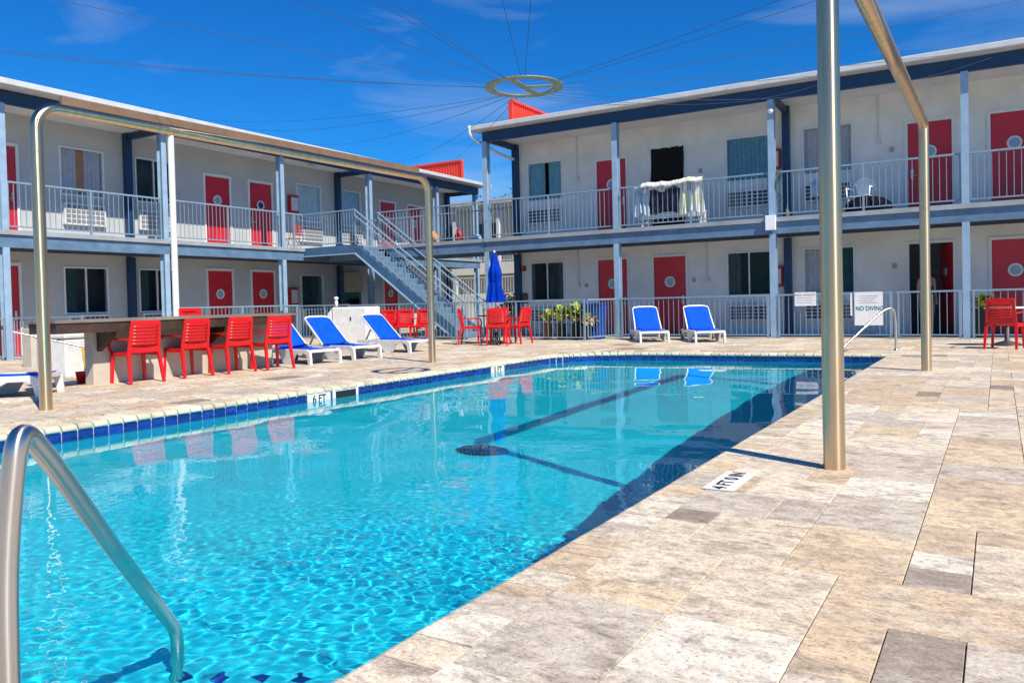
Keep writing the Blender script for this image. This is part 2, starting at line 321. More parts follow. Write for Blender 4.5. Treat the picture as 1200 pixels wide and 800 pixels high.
# ground sheet with the pool cut out
def ring_mesh(name, outer, inner, z, mt):
    bm = bmesh.new()
    es = []
    for P in (outer, inner):
        vs = [bm.verts.new((x, y, z)) for x, y in P]
        es += [bm.edges.new((vs[i], vs[(i + 1) % len(vs)])) for i in range(len(vs))]
    bmesh.ops.triangle_fill(bm, edges=es, use_beauty=True, normal=(0, 0, 1))
    for f in bm.faces:
        if f.normal.z < 0: f.normal_flip()
    me = bpy.data.meshes.new(name); bm.to_mesh(me); bm.free(); me.materials.append(mt)
    o = bpy.data.objects.new(name, me); COL.objects.link(o); return o
mid = offset_poly(INNER, [.1] * N_)
g1 = ring_mesh('pool_deck', [(-18.9, -6), (14, -6), (14, 19.9), (-18.9, 19.9)], mid, -0.012, M['joint']); tag(g1, kind='structure')
gr = MB()
for a, b in (((-400, -400), (-18.9, 600)), ((14, -400), (400, 600)), ((-18.9, -400), (14, -6)), ((-18.9, 19.9), (14, 600))):
    gr.add([(a[0], a[1], -.02), (b[0], a[1], -.02), (b[0], b[1], -.02), (a[0], b[1], -.02)], [(0, 1, 2, 3)])
tag(gr.build('ground', M['walk']), kind='structure')

# basin
shell = empty('swimming_pool', (-4.3, 8, 0)); shell['kind'] = 'structure'
def PO(mb, name, mt, parent=shell, **k):
    mb.v = [(x + 4.3, y - 8, z) for x, y, z in mb.v]; return mb.build(name, mt, parent, **k)
def xspan(P, y):
    xi = sorted((P[(i + 1) % len(P)][0] - P[i][0]) * (y - P[i][1]) / (P[(i + 1) % len(P)][1] - P[i][1]) + P[i][0] for i in range(len(P)) if (P[i][1] > y) != (P[(i + 1) % len(P)][1] > y))
    return xi[0], xi[-1]
FP = offset_poly(INNER, [.06] * N_); prof = [(1.05, -.45), (2.10, -.45), (2.101, -.62), (2.80, -.62), (2.801, -.80), (3.6, -.88), (5.2, -1.20), (7.5, -1.50), (11, -1.72), (12.8, -1.75), (13.6, -1.75), (14.0, -1.75), (14.4, -1.75), (14.7, -1.75), (14.93, -1.75)]
fl = MB(); sp = [(xspan(FP, max(1.06, min(14.9, y))), y, z) for y, z in prof]
for (a, y0, z0), (b, y1, z1) in zip(sp, sp[1:]): fl.add([(a[0], y0, z0), (a[1], y0, z0), (b[1], y1, z1), (b[0], y1, z1)], [(0, 1, 2, 3)])
pf = PO(fl, 'pool_floor', M['plaster'], fix=False)
for x, y in ((-2.47, 1.80), (-2.34, 1.86), (-2.21, 1.93), (-2.08, 1.99)):
    q = MB(); q.box((-.026, -.022, 0), (.026, .022, .008)); q = q.build('step_edge_tile', M['tile'], shell); q.location = (x + 4.3, y - 8, -.448); q.cycles.is_caustics_receiver = True
wl = MB()
IN2 = offset_poly(INNER, [.012] * N_)
for i in range(N_):
    a, b = IN2[i], IN2[(i + 1) % N_]
    wl.add([(a[0], a[1], FLOOR - .05), (b[0], b[1], FLOOR - .05), (b[0], b[1], -.012), (a[0], a[1], -.012)], [(0, 1, 2, 3)])
pw = PO(wl, 'pool_wall', M['plaster_w'], fix=False)
dr = MB(); dr.disc((0, 0, 0), 0.0, .22, .03, axis='z'); dr = dr.build('main_drain', M['navy'], shell); dr.location = (-4.17 + 4.3, 6.45 - 8, -1.345)
dr['label'] = 'dark round drain cover on the pool floor'; dr.scale = (1.25, .9, 1)
for o in (pf, pw, dr): o.cycles.is_caustics_receiver = True

# water: a real rippled surface, livelier near the camera end
def water():
    rng = np.random.default_rng(3); small = []; big = []
    for k in range(110): lam = rng.uniform(.036, .105); th = rng.uniform(0, 2 * math.pi); small.append((lam, math.cos(th), math.sin(th), rng.uniform(0, 6.28)))
    for k in range(24): lam = rng.uniform(.12, .3); th = rng.uniform(0, 2 * math.pi); small.append((lam, math.cos(th), math.sin(th), rng.uniform(0, 6.28)))
    for k in range(14): lam = rng.uniform(.6, 1.7); th = rng.uniform(0, 2 * math.pi); big.append((lam, math.cos(th), math.sin(th), rng.uniform(0, 6.28)))
    P = offset_poly(INNER, [.02] * N_); V = []; Fc = []; base = 0
    y2 = [4.0]
    while y2[-1] < 15.0: y2.append(y2[-1] + 0.016 + 0.0035 * max(0, y2[-1] - 4))
    for xs, ys in ((np.arange(-7.5, -1.15, 0.0085), np.linspace(1.0, 4.0, 370)), (np.arange(-7.5, -1.15, 0.017), np.array(y2))):
        X, Y = np.meshgrid(xs, ys); Z = np.zeros_like(X)
        dist = np.hypot(X, Y); act = 0.07 + 0.93 / (1 + np.exp((dist - 4.1) / .7)); act2 = 0.55 + .45 / (1 + np.exp((dist - 8) / 2))
        for lam, c, s_, ph in small: Z += act * lam * .00088 * np.sin(2 * math.pi / lam * (X * c + Y * s_) + ph)
        for lam, c, s_, ph in big: Z += act2 * lam * .0006 * np.sin(2 * math.pi / lam * (X * c + Y * s_) + ph)
        Z += WZ; nx, ny = len(xs), len(ys); ok = np.zeros((ny, nx), bool)
        for j in range(ny):
            xi = sorted((P[(i + 1) % N_][0] - P[i][0]) * (ys[j] - P[i][1]) / (P[(i + 1) % N_][1] - P[i][1]) + P[i][0] for i in range(N_) if (P[i][1] > ys[j]) != (P[(i + 1) % N_][1] > ys[j]))
            if len(xi) >= 2: ok[j] = (xs >= xi[0] - .03) & (xs <= xi[-1] + .03)
        q = (np.arange(ny - 1)[:, None] * nx + np.arange(nx - 1)[None]).ravel()
        q = q[(ok[:-1, :-1] & ok[1:, :-1] & ok[:-1, 1:] & ok[1:, 1:]).ravel()]
        v = np.stack([X, Y, Z], -1).reshape(-1, 3); fc = np.stack([q, q + 1, q + nx + 1, q + nx], -1)
        used = np.zeros(len(v), bool); used[fc.ravel()] = True; idx = np.cumsum(used) - 1
        V += v[used].tolist(); Fc += (idx[fc] + base).tolist(); base = len(V)
    me = bpy.data.meshes.new('pool_water'); me.from_pydata(V, [], Fc); me.polygons.foreach_set('use_smooth', [True] * len(me.polygons))
    mt = bpy.data.materials.new('water'); mt.use_nodes = True; p = mt.node_tree.nodes['Principled BSDF']
    p.inputs['Base Color'].default_value = (.80, .98, 1, 1); p.inputs['Roughness'].default_value = 0; p.inputs['IOR'].default_value = 1.333; p.inputs['Transmission Weight'].default_value = 1
    me.materials.append(mt); o = bpy.data.objects.new('pool_water', me); COL.objects.link(o); o['kind'] = 'structure'; o.cycles.is_caustics_caster = True
water()

# coping stones: long travertine pieces on the right, small cream bullnose bricks elsewhere
def along(P, i0, i1):
    pts = [Vector(P[i % N_]) for i in range(i0, i1 + 1)]; return pts
def coping_piece(a, b, oa, ob, z1, th, over, mt, nose, parent):
    """a,b inner edge; oa,ob outer edge; nose rounds the pool side"""
    c = (Vector(a) + Vector(b) + Vector(oa) + Vector(ob)) / 4
    def L(p, z): return (p[0] - c.x, p[1] - c.y, z)
    ia = Vector(a) + (Vector(a) - Vector(oa)).normalized() * over; ib = Vector(b) + (Vector(b) - Vector(ob)).normalized() * over
    na = Vector(a) + (Vector(oa) - Vector(a)).normalized() * nose; nb = Vector(b) + (Vector(ob) - Vector(b)).normalized() * nose
    mb = MB()
    A = [L(oa, z1 - th), L(ia, z1 - th), L(ia, z1 - th * .45), L(Vector(ia).lerp(na, .35), z1 - th * .1), L(na, z1), L(oa, z1)]
    B = [L(ob, z1 - th), L(ib, z1 - th), L(ib, z1 - th * .45), L(Vector(ib).lerp(nb, .35), z1 - th * .1), L(nb, z1), L(ob, z1)]
    mb.add(A + B, [tuple(range(6)), tuple(range(11, 5, -1))] + [(k, k + 6, (k + 1) % 6 + 6, (k + 1) % 6) for k in range(6)])
    o = mb.build('coping_stone', mt, parent, bevel=.011 if mt is M['coping'] else 0); o.location = (c.x + 4.3, c.y - 8, 0); return o
rng = random.Random(11)
def run_coping(i0, i1, widths, mt, th, over, nose, g=.0085):
    """walks the outline from vertex i0 to i1"""
    for i in range(i0, i1):
        a, b = Vector(INNER[i % N_]), Vector(INNER[(i + 1) % N_]); oa, ob = Vector(OUTER[i % N_]), Vector(OUTER[(i + 1) % N_])
        Lh = (b - a).length; s = 0.0; seg = []
        if Lh > 3:
            dd = (b - a).normalized(); nn = Vector((dd.y, -dd.x)) * dsx[i % N_]; oa, ob = a + nn, b + nn
        while s < Lh - .001:
            w = widths(rng); e = min(Lh, s + w)
            if Lh - e < .07: e = Lh
            seg.append((s, e)); s = e
        for s, e in seg:
            t0 = (s + g) / Lh; t1 = (e - g) / Lh
            coping_piece(a.lerp(b, t0), a.lerp(b, t1), oa.lerp(ob, t0), oa.lerp(ob, t1), .006 + rng.uniform(-.0015, .0015), th, over, mt, nose, shell)
run_coping(0, 1, lambda r: r.choice((.12, .12, .13, .12, .17)), M['trav'], .05, .012, .012, .0018)
run_coping(1, N_ - 1, lambda r: .152, M['coping'], .06, .03, .05)
run_coping(N_ - 1, N_, lambda r: .25, M['trav'], .05, .012, .012)

# waterline tiles on the walls one can see, plus the marker tiles
IN3 = offset_poly(INNER, [-.001] * N_)
tile_src = None
cnt = 0
for i in range(1, N_ - 1):
    a, b = Vector(IN3[i]), Vector(IN3[(i + 1) % N_]); d = (b - a); Lh = d.length; d.normalize(); n = max(1, round(Lh / .152)); w = Lh / n
    for k in range(n):
      for zz in (-.088, -.138):
        c = a + d * w * (k + .5)
        if tile_src is None:
            mb = MB(); mb.box((-.071, -.004, -.022), (.071, .006, .022)); tile_src = mb.build('pool_tile', M['tile'], shell); o = tile_src
        else: o = inst(tile_src, (0, 0, 0), parent=shell)
        o.location = (c.x + 4.3, c.y - 8, zz); o.rotation_euler = (0, 0, math.atan2(d.y, d.x)); cnt += 1
bandm = MB()
IN4 = offset_poly(INNER, [.004] * N_)
for i in range(1, N_ - 1):
    a, b = IN4[i], IN4[i + 1]; bandm.add([(a[0], a[1], -.23), (b[0], b[1], -.23), (b[0], b[1], -.04), (a[0], a[1], -.04)], [(0, 1, 2, 3)])
PO(bandm, 'grout_band', M['grout'], fix=False)
# marker plaques
def marker(loc, rz, w, h, txt, tilt=0, chars=None):
    e = MB(); e.box((-w / 2, -.006, -h / 2), (w / 2, .004, h / 2)); o = e.build('depth_marker', M['mark'], shell, bevel=.002); o.location = (loc[0] + 4.3, loc[1] - 8, loc[2]); o.rotation_euler = (tilt, 0, rz)
    o['label'] = 'white depth marker tile reading ' + txt
    text_obj(txt, h * .85, M['ink'], 'lettering', o, (0, -.008, 0), (rad(90), 0, 0)); return o
def leftx(y): return -7.38 + (y - 1.1) * (.18 / 8.5) if y < 9.6 else -7.20 + (y - 9.6) * (.07 / 3.2)
dirL = math.atan2(-8.5, -.18)
marker((leftx(7.35) + .014, 7.38, -.125), dirL + math.pi, .40, .15, '6 FT')
sk = MB(); sk.box((-.24, -.012, -.085), (.24, .0, .085)); sko = sk.build('skimmer_mouth', M['mark'], shell); sko.location = (leftx(7.85) + .010 + 4.3, 7.86 - 8, -.12); sko.rotation_euler = (0, 0, dirL + math.pi)
sd = MB(); sd.box((-.19, -.016, -.055), (.19, -.010, .055)); sd.build('opening', M['ink'], sko)
marker((leftx(11.6) + .014, 11.6, -.12), dirL + math.pi, .42, .16, '5 FT')
marker((-4.2, 14.70, -.115), math.atan2(.10, 1.2) - 0, .50, .09, '5 FT 0 IN')
dm = MB(); dm.box((-.23, -.085, 0), (.23, .085, .004)); dmo = dm.build('depth_marker', M['mark'], shell); dmo.location = (-1.20 + 4.3, 4.42 - 8, .0105); dmo.rotation_euler = (0, 0, rad(90 - 1.3))
dmo['label'] = 'white deck marker reading 4 FT 0 IN'
text_obj('4 FT 0 IN', .112, M['ink'], 'lettering', dmo, (0, 0, .0055), (0, 0, 0), .001)

# travertine pavers, French pattern on a 0.2 m module turned with the pool edge
A_ = -0.0225
def PFw(x, y): return (-1.565 + x * math.cos(A_) - y * math.sin(A_), 1.1 + x * math.sin(A_) + y * math.cos(A_))
def build_pavers():
    r = random.Random(5); c = .213; J0 = -.09; i0, i1 = -88, 58; j0, j1 = -22, 94; occ = set(); OUT2 = offset_poly(INNER, [d - .015 for d in dsx])
    bb = [(p[0], p[1]) for p in OUT2]; cells = {}
    def free(i, j):
        if not (i0 <= i < i1 and j0 <= j < j1) or (i, j) in occ: return False
        if (i, j) in cells: return cells[(i, j)]
        ok = True
        for a in (0, 1):
            for b in (0, 1):
                X, Y = PFw(RW + (i + a) * c, J0 + (j + b) * c)
                if X < -18.85 or X > 11 or Y < -3.5 or Y > 19.88 or inside(OUT2, X, Y): ok = False
        cells[(i, j)] = ok; return ok
    pieces = []
    sizes = [(3, 2), (2, 3), (2, 2), (3, 3), (2, 1), (1, 2), (3, 2), (2, 2)]
    darks = {(5, 6), (5, 10), (9, 14)}; lights = {(5, 11), (4, 10)}
    for i, j, w, h in ((1, 10, 2, 2), (2, 7, 2, 3), (4, 8, 3, 2), (5, 6, 1, 2), (4, 6, 1, 2), (5, 10, 1, 1), (5, 11, 1, 1), (3, 10, 2, 2), (1, 12, 2, 1), (3, 12, 2, 1), (0, 8, 2, 2), (6, 10, 2, 3), (5, 12, 1, 2), (3, 13, 2, 3), (6, 13, 3, 1), (0, 13, 2, 2)):
        pieces.append((i, j, w, h)); occ |= {(i + a, j + b) for a in range(w) for b in range(h)}
    for j in range(j0, j1):
        for i in range(i0, i1):
            if not free(i, j): continue
            r.shuffle(sizes)
            for w, h in sizes + [(2, 1), (1, 2), (1, 1)]:
                if (w, h) == (4, 3) and r.random() < .5: continue
                if all(free(i + a, j + b) for a in range(w) for b in range(h)):
                    for a in range(w):
                        for b in range(h): occ.add((i + a, j + b))
                    pieces.append((i, j, w, h)); break
    # size on screen decides which are single parts
    def score(p):
        X, Y = PFw(RW + (p[0] + p[2] / 2) * c, J0 + (p[1] + p[3] / 2) * c); d = Vector((X, Y, -CAM_H)); z = d.dot(fw)
        if z < .5: return -1
        u = 600 + F_PX * d.dot(Rv) / z; v = CY - F_PX * d.dot(Uv) / z
        if u < -60 or u > 1260 or v > 900: return -1
        return p[2] * p[3] / z ** 3
    pieces.sort(key=score, reverse=True); src = {}; joined = MB(); g = .0018
    for n, (i, j, w, h) in enumerate(pieces):
        X, Y = PFw(RW + (i + w / 2) * c, J0 + (j + h / 2) * c); z = .006 + r.uniform(-.001, .001)
        if n < 290:
            if (w, h) not in src:
                mb = MB(); a, b, e = w * c / 2 - g, h * c / 2 - g, .0022
                mb.add([(-a, -b, -.03), (a, -b, -.03), (a, b, -.03), (-a, b, -.03), (-a, -b, -.003), (a, -b, -.003), (a, b, -.003), (-a, b, -.003), (-a + e, -b + e, 0), (a - e, -b + e, 0), (a - e, b - e, 0), (-a + e, b - e, 0)],
                       [(0, 1, 5, 4), (1, 2, 6, 5), (2, 3, 7, 6), (3, 0, 4, 7), (4, 5, 9, 8), (5, 6, 10, 9), (6, 7, 11, 10), (7, 4, 8, 11), (8, 9, 10, 11)])
                src[(w, h)] = mb.build('paver', M['trav'], g1, fix=False); o = src[(w, h)]
            else: o = inst(src[(w, h)], (0, 0, 0), parent=g1)
            if (i, j) in darks or (i, j) in lights: o.data = o.data.copy(); o.data.materials[0] = M['trav_d' if (i, j) in darks else 'trav_l']
            o.location = (X, Y, z); o.rotation_euler = (r.uniform(-.0012, .0012), r.uniform(-.0012, .0012), A_)
        else:
            ps = [PFw(RW + i * c + g, J0 + j * c + g), PFw(RW + (i + w) * c - g, J0 + j * c + g), PFw(RW + (i + w) * c - g, J0 + (j + h) * c - g), PFw(RW + i * c + g, J0 + (j + h) * c - g)]
            joined.add([(x, y, z - .014) for x, y in ps] + [(x, y, z) for x, y in ps], [(4, 5, 6, 7), (0, 1, 5, 4), (1, 2, 6, 5), (2, 3, 7, 6), (3, 0, 4, 7)])
    o = joined.build('paver', M['trav_j'], g1, fix=False); o['kind'] = 'stuff'
build_pavers()

# ------------------------------------------------------------------ motel wings
Z_DK, Z_BM = 2.96, 2.56
def strip_wall(mb, x0, x1, y0, y1, z0, z1, holes):
    xs = sorted({x0, x1, *[h[0] for h in holes], *[h[1] for h in holes]}); xs = [x for x in xs if x0 <= x <= x1]
    for a, b in zip(xs, xs[1:]):
        hs_ = sorted([(h[2], h[3]) for h in holes if h[0] < (a + b) / 2 < h[1]]); z = z0
        for p, q in hs_:
            if p > z: mb.box((a, y0, z), (b, y1, p))
            z = max(z, q)
        if z < z1: mb.box((a, y0, z), (b, y1, z1))
def window(B, x0, x1, z0, z1, yw, left=None, right=None, dark=False, split=True, blinds=False):
    fr = MB(); t = .04
    for a, b, c, d in ((x0, x1, z1 - t, z1), (x0, x1, z0, z0 + t), (x0, x0 + t, z0 + t, z1 - t), (x1 - t, x1, z0 + t, z1 - t)): fr.box((a, yw - .03, c), (b, yw + .08, d))
    if split: fr.box(((x0 + x1) / 2 - .018, yw - .01, z0 + t), ((x0 + x1) / 2 + .018, yw + .05, z1 - t))
    w = fr.build('window', M['white'], B)
    p = MB(); p.box((x0 + t, yw + .012, z0 + t), (x1 - t, yw + .016, z1 - t)); p.build('pane', M['glass'], w)
    spans = []
    if left: spans.append((x0 + t, x0 + (x1 - x0) * left[1], left[0]))
    if right: spans.append((x1 - (x1 - x0) * right[1], x1 - t, right[0]))
    for a, b, mt in spans:
        cu = MB(); k = max(6, int((b - a) / .03))
        cu.sheet(lambda u, v: (a + (b - a) * u, yw + .09 + .018 * math.sin(u * k * 1.6), z0 + t + (z1 - z0 - 2 * t) * v), k * 2, 1); cu.build('curtain', mt, w)
    if blinds:
        n = int((z1 - z0) / .055); s0 = None
        for k in range(n):
            z = z0 + .05 + k * .055
            if s0 is None:
                q = MB(); q.add([(-(x1 - x0) / 2 + t, -.02, -.018), ((x1 - x0) / 2 - t, -.02, -.018), ((x1 - x0) / 2 - t, .02, .018), (-(x1 - x0) / 2 + t, .02, .018)], [(0, 1, 2, 3)]); s0 = q.build('slat', M['blind'], w); o = s0
            else: o = inst(s0, (0, 0, 0), parent=w)
            o.location = ((x0 + x1) / 2, yw + .07, z)
    return w
def ac(B, x0, x1, z0, z1, yw, light):
    b = MB(); b.box((x0, yw - .12, z0), (x1, yw + .05, z1)); a = b.build('air_conditioner', M['grille_l'] if light else M['wall'], B, bevel=.008)
    g = MB(); n = 4
    nx = max(5, int((x1 - x0) / .14))
    for i in range(nx):
        for j in range(n):
            cx = x0 + .04 + (x1 - x0 - .08) * (i + .5) / nx; cz = z0 + .04 + (z1 - z0 - .08) * (j + .5) / n; hx = (x1 - x0 - .08) / nx * .40; hz = (z1 - z0 - .08) / n * .36
            g.box((cx - hx, yw - .128, cz - hz), (cx + hx, yw - .118, cz + hz))
    g.build('grille', M['grille_m'] if light else M['grille'], a); return a
def door(B, x0, x1, z0, z1, yw, port=True, handle=None, ph=None, portm=None):
    fr = MB(); t = .07
    for a, b, c, d in ((x0 - t, x1 + t, z1, z1 + t), (x0 - t, x0, z0, z1), (x1, x1 + t, z0, z1)): fr.box((a, yw - .03, c), (b, yw + .10, d))
    dl = MB(); dl.box((x0, yw + .01, z0 + .01), (x1, yw + .05, z1)); d = dl.build('door', M['door'], B)
    fr.build('frame', M['white'], d)
    if port:
        cz = z0 + (ph or 1.52); c = ((x0 + x1) / 2, yw - .012, cz); q = MB(); q.disc(c, .115, .155, .03); q.build('porthole', M['white'], d)
        q = MB(); q.disc((c[0], yw - .002, c[2]), 0, .116, .01); q.build('pane', portm or M['port'], d)
    hx = x1 - .09 if handle != 'l' else x0 + .09
    q = MB(); q.box((hx - .03, yw - .01, z0 + .88), (hx + .03, yw + .012, z0 + 1.12)); q.tube([(hx, yw - .01, z0 + .95), (hx, yw - .06, z0 + .95), (hx - (.1 if handle != 'l' else -.1), yw - .06, z0 + .95)], .012, 8); q.build('handle', M['chrome'], d)
    return d
def railing(parent, p, q, z0, h, name='railing', n=None, posts=(), mt=None, spacing=.132):
    """two rails with single balusters; the railing object holds both rails"""
    p = Vector((*p, 0)); q = Vector((*q, 0)); d = q - p; Lh = d.length; d.normalize(); mt = mt or M['rail']
    mb = MB(); mb.beam(p + Vector((0, 0, z0 + h)), q + Vector((0, 0, z0 + h)), .042, .042); mb.beam(p + Vector((0, 0, z0 + .09)), q + Vector((0, 0, z0 + .09)), .036, .03)
    for e_ in (p + d * .012, q - d * .012): mb.beam(e_ + Vector((0, 0, z0 + .07)), e_ + Vector((0, 0, z0 + h - .02)), .024, .024)
    o = mb.build(name, mt, parent)
    b0 = MB(); b0.box((-.0065, -.0065, z0 + .105), (.0065, .0065, z0 + h - .021)); b = None; n = int(Lh / spacing)
    for k in range(1, n):
        s = Lh * k / n; c = p + d * s
        if b is None: b = b0.build('baluster', mt, o); x = b
        else: x = inst(b, (0, 0, 0), parent=o)
        x.location = (c.x, c.y, 0); x.rotation_euler = (0, 0, math.atan2(d.y, d.x))
    pb = None
    for s in posts:
        c = p + d * s; t = MB(); t.box((-.022, -.022, z0), (.022, .022, z0 + h - .02))
        if pb is None: pb = t.build('rail_post', mt, o); x = pb
        else: x = inst(pb, (0, 0, 0), parent=o)
        x.location = (c.x, c.y, 0); x.rotation_euler = (0, 0, math.atan2(d.y, d.x))
    return o

def wing(name, label, loc, rot, x0, x1, cols, wallm, yw, depth, over, holes, backs):
    B = empty(name, loc, rot, label=label, cat='motel building')
    w = MB(); strip_wall(w, x0, x1, yw, yw + .16, 0, 6.10, holes); w.box((x0, yw + .16, 0), (x0 + .16, yw + depth, 6.10)); w.box((x1 - .16, yw + .16, 0), (x1, yw + depth, 6.10)); w.box((x0 + .16, yw + depth - .16, 0), (x1 - .16, yw + depth, 6.10))
    w.build('wall', wallm, B)
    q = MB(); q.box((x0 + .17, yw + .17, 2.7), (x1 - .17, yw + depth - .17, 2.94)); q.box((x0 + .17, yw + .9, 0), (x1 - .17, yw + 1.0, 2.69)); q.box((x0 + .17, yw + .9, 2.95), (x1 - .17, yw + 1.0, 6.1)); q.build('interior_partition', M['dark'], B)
    # walkway slab, edge beam, soffit
    q = MB(); q.box((x0, -.122, 2.852), (x1, yw - .002, Z_DK)); q.build('balcony_floor', M['deckc'], B)
    q = MB(); q.box((x0, -.062, Z_BM), (x1, .06, 2.850)); q.build('balcony_beam', M['beam'], B, bevel=.004)
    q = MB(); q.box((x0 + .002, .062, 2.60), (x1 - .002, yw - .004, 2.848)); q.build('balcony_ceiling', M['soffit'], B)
    # roof
    q = MB(); q.hexa([(x0 - .25, -over, 6.125), (x1 + .25, -over, 6.125), (x1 + .25, yw + depth + .3, 6.45), (x0 - .25, yw + depth + .3, 6.45), (x0 - .25, -over, 6.25), (x1 + .25, -over, 6.25), (x1 + .25, yw + depth + .3, 6.60), (x0 - .25, yw + depth + .3, 6.60)]); rf = q.build('roof', M['roof'], B)
    q = MB(); q.box((x0 - .27, -over - .09, 6.13), (x1 + .27, -over - .004, 6.27)); q.build('gutter', M['roof'], rf, bevel=.02)
    q = MB(); q.box((x0, -.06, 5.83), (x1, .06, 6.122)); q.build('roof_beam', M['navy'], B)
    q = MB(); q.box((x0, .062, 6.03), (x1, yw - .004, 6.12)); q.build('roof_ceiling', M['wall'], B)
    c0 = None
    for x in cols:
        back = x in backs
        if x < x0 - .1 or x > x1 + .1: continue
        for zz, hh in ((0, Z_BM), (Z_DK, 5.83 - Z_DK)):
            q = MB(); 
            q.box((-.075, -.10, 0), (.075, -.085, hh)); q.box((-.075, .085, 0), (.075, .10, hh)); q.box((-.012, -.085, 0), (.012, .085, hh))
            c = q.build('column', M['post'], B); c.location = (x, 0, zz)
            if not back: continue
            q = MB(); q.box((-.09, -.09, 0), (.09, .09, hh if zz == 0 else hh + .19)); c = q.build('column', M['navy'], B); c.location = (x, yw - .10, zz); c['label'] = 'dark blue column standing against the wall'
        if not back: continue
        q = MB(); q.box((x - .05, .11, 5.84), (x + .05, yw - .2, 6.00)); q.build('cross_beam', M['navy'], B)
    return B

def conduits(B, xs, yw):
    for x, z0, z1 in xs:
        q = MB(); q.tube([(x, yw - .025, z0), (x, yw - .025, z1)], .014, 8); q.box((x - .05, yw - .06, z0 - .12), (x + .05, yw - .001, z0)); c = q.build('conduit', M['grille_l'], B)
# ---- right wing: local x = world x, local y = world y - 20
XR0, XR1 = -12.62, 9.0; YWR = 1.85
ups = [('w', -12.16, -10.93, 4.18, 5.40), ('d', -9.77, -8.84), ('dk', -8.05, -7.08), ('w', -5.89, -4.68, 4.18, 5.40), ('w', -3.87, -2.64, 4.18, 5.42), ('d', -1.39, -.44), ('d', .36, 1.31), ('w', 2.3, 3.5, 4.18, 5.4), ('w', 4.4, 5.6, 4.18, 5.4), ('d', 7.0, 7.95)]
lows = [('w', -12.14, -10.93, 1.06, 2.28), ('d', -9.79, -8.86), ('d', -8.03, -7.08), ('w', -5.91, -4.70, 1.06, 2.28), ('w', -3.89, -2.63, 1.06, 2.28), ('do', -1.39, -.44), ('d', .36, 1.30), ('w', 2.3, 3.5, 1.06, 2.28), ('w', 4.4, 5.6, 1.06, 2.28), ('d', 7.0, 7.95)]
def holes_of(items, z):
    h = []
    for it in items:
        if it[0] == 'w': h.append((it[1], it[2], it[3], it[4]))
        else: h.append((it[1], it[2], z, z + 2.24))
    return h
RW_ = wing('motel_wing', 'two storey grey motel wing across the far end of the pool with red doors', (0, 20, 0), 0, XR0, XR1, [-12.54, -8.38, -4.26, -.15, 3.95, 8.1], M['wall'], YWR, 7.5, .34, holes_of(ups, Z_DK) + holes_of(lows, 0), (-12.54, -4.26, 3.95))
cfgU = [dict(left=(M['curtain'], .46), right=(M['curtain'], .42), split=False), None, None, dict(left=(M['curtain'], 1.0), split=False, blinds=True), dict(left=(M['curtain2'], 1.0), split=False), None, None, {}, {}, None]
cfgL = [dict(right=(M['dark'], .2)), None, None, dict(left=(M['dark'], .3)), dict(left=(M['curtain2'], .5), right=(M['green'], .5)), None, None, {}, {}, None]
for items, z, cf in ((ups, Z_DK, cfgU), (lows, 0, cfgL)):
    for k, it in enumerate(items):
        if it[0] == 'w':
            window(RW_, it[1], it[2], it[3], it[4], YWR, **(cf[k] or {})); ac(RW_, it[1] + .03, it[2] - .03, z + (.50 if z else .38), z + (.98 if z else .82), YWR, False)
        elif it[0] == 'd':
            door(RW_, it[1], it[2], z, z + 2.24, YWR, port=True, handle='l' if k in (5,) else 'r')
        elif it[0] == 'dk':      # doorway hung with a black curtain
            fr = MB(); t = .05
            for a, b, c, d in ((it[1] - t, it[2] + t, z + 2.40, z + 2.45), (it[1] - t, it[1], z, z + 2.40), (it[2], it[2] + t, z, z + 2.40)): fr.box((a, YWR - .03, c), (b, YWR + .1, d))
            w = fr.build('door_frame', M['white'], RW_)
            cu = MB(); cu.sheet(lambda u, v: (it[1] + .0 + (it[2] - it[1] - .0) * u + .02 * math.sin(v * 9), YWR - .045 + .015 * math.sin(u * 37), z + .12 + (2.27 + .012 * math.sin(u * 19) + .008 * math.sin(u * 41)) * v), 60, 12); cu.build('black_curtain', M['black'], w, solid=.006)
        elif it[0] == 'do':      # open door, leaf swung into the dark room
            fr = MB(); t = .07
            for a, b, c, d in ((it[1] - t, it[2] + t, z + 2.24, z + 2.31), (it[1] - t, it[1], z, z + 2.24), (it[2], it[2] + t, z, z + 2.24)): fr.box((a, YWR - .03, c), (b, YWR + .1, d))
            w = fr.build('door_frame', M['white'], RW_)
            dl = MB(); dl.beam((it[2] - .03, YWR + .13, 1.12), (it[2] - .27, YWR + .88, 1.12), .045, 2.2); d = dl.build('open_door_leaf', M['door'], w)
            q = MB(); q.box((-.10, -.03, -.10), (.10, .03, .10)); q = q.build('porthole', M['port'], w, bevel=.05); q.location = (it[2] - .18, YWR + .52, 1.55); q.rotation_euler = (0, 0, rad(108))
conduits(RW_, [(-10.45, 1.55, 2.6), (-6.45, 1.6, 2.6), (-2.05, 4.9, 6.02), (-10.42, 4.8, 6.02)], YWR)
rl = empty('balcony_railing', (0, 20, 0), 0, label='blue grey baluster railing along the upper balcony of the far right wing', cat='railing')
for a, b in ((-12.46, -8.47), (-8.29, -4.35), (-4.17, -.24), (-.06, 3.86), (4.04, 8.0)):
    railing(rl, (a, -.02), (b, -.02), Z_DK, 1.10, posts=((b - a) / 2,))
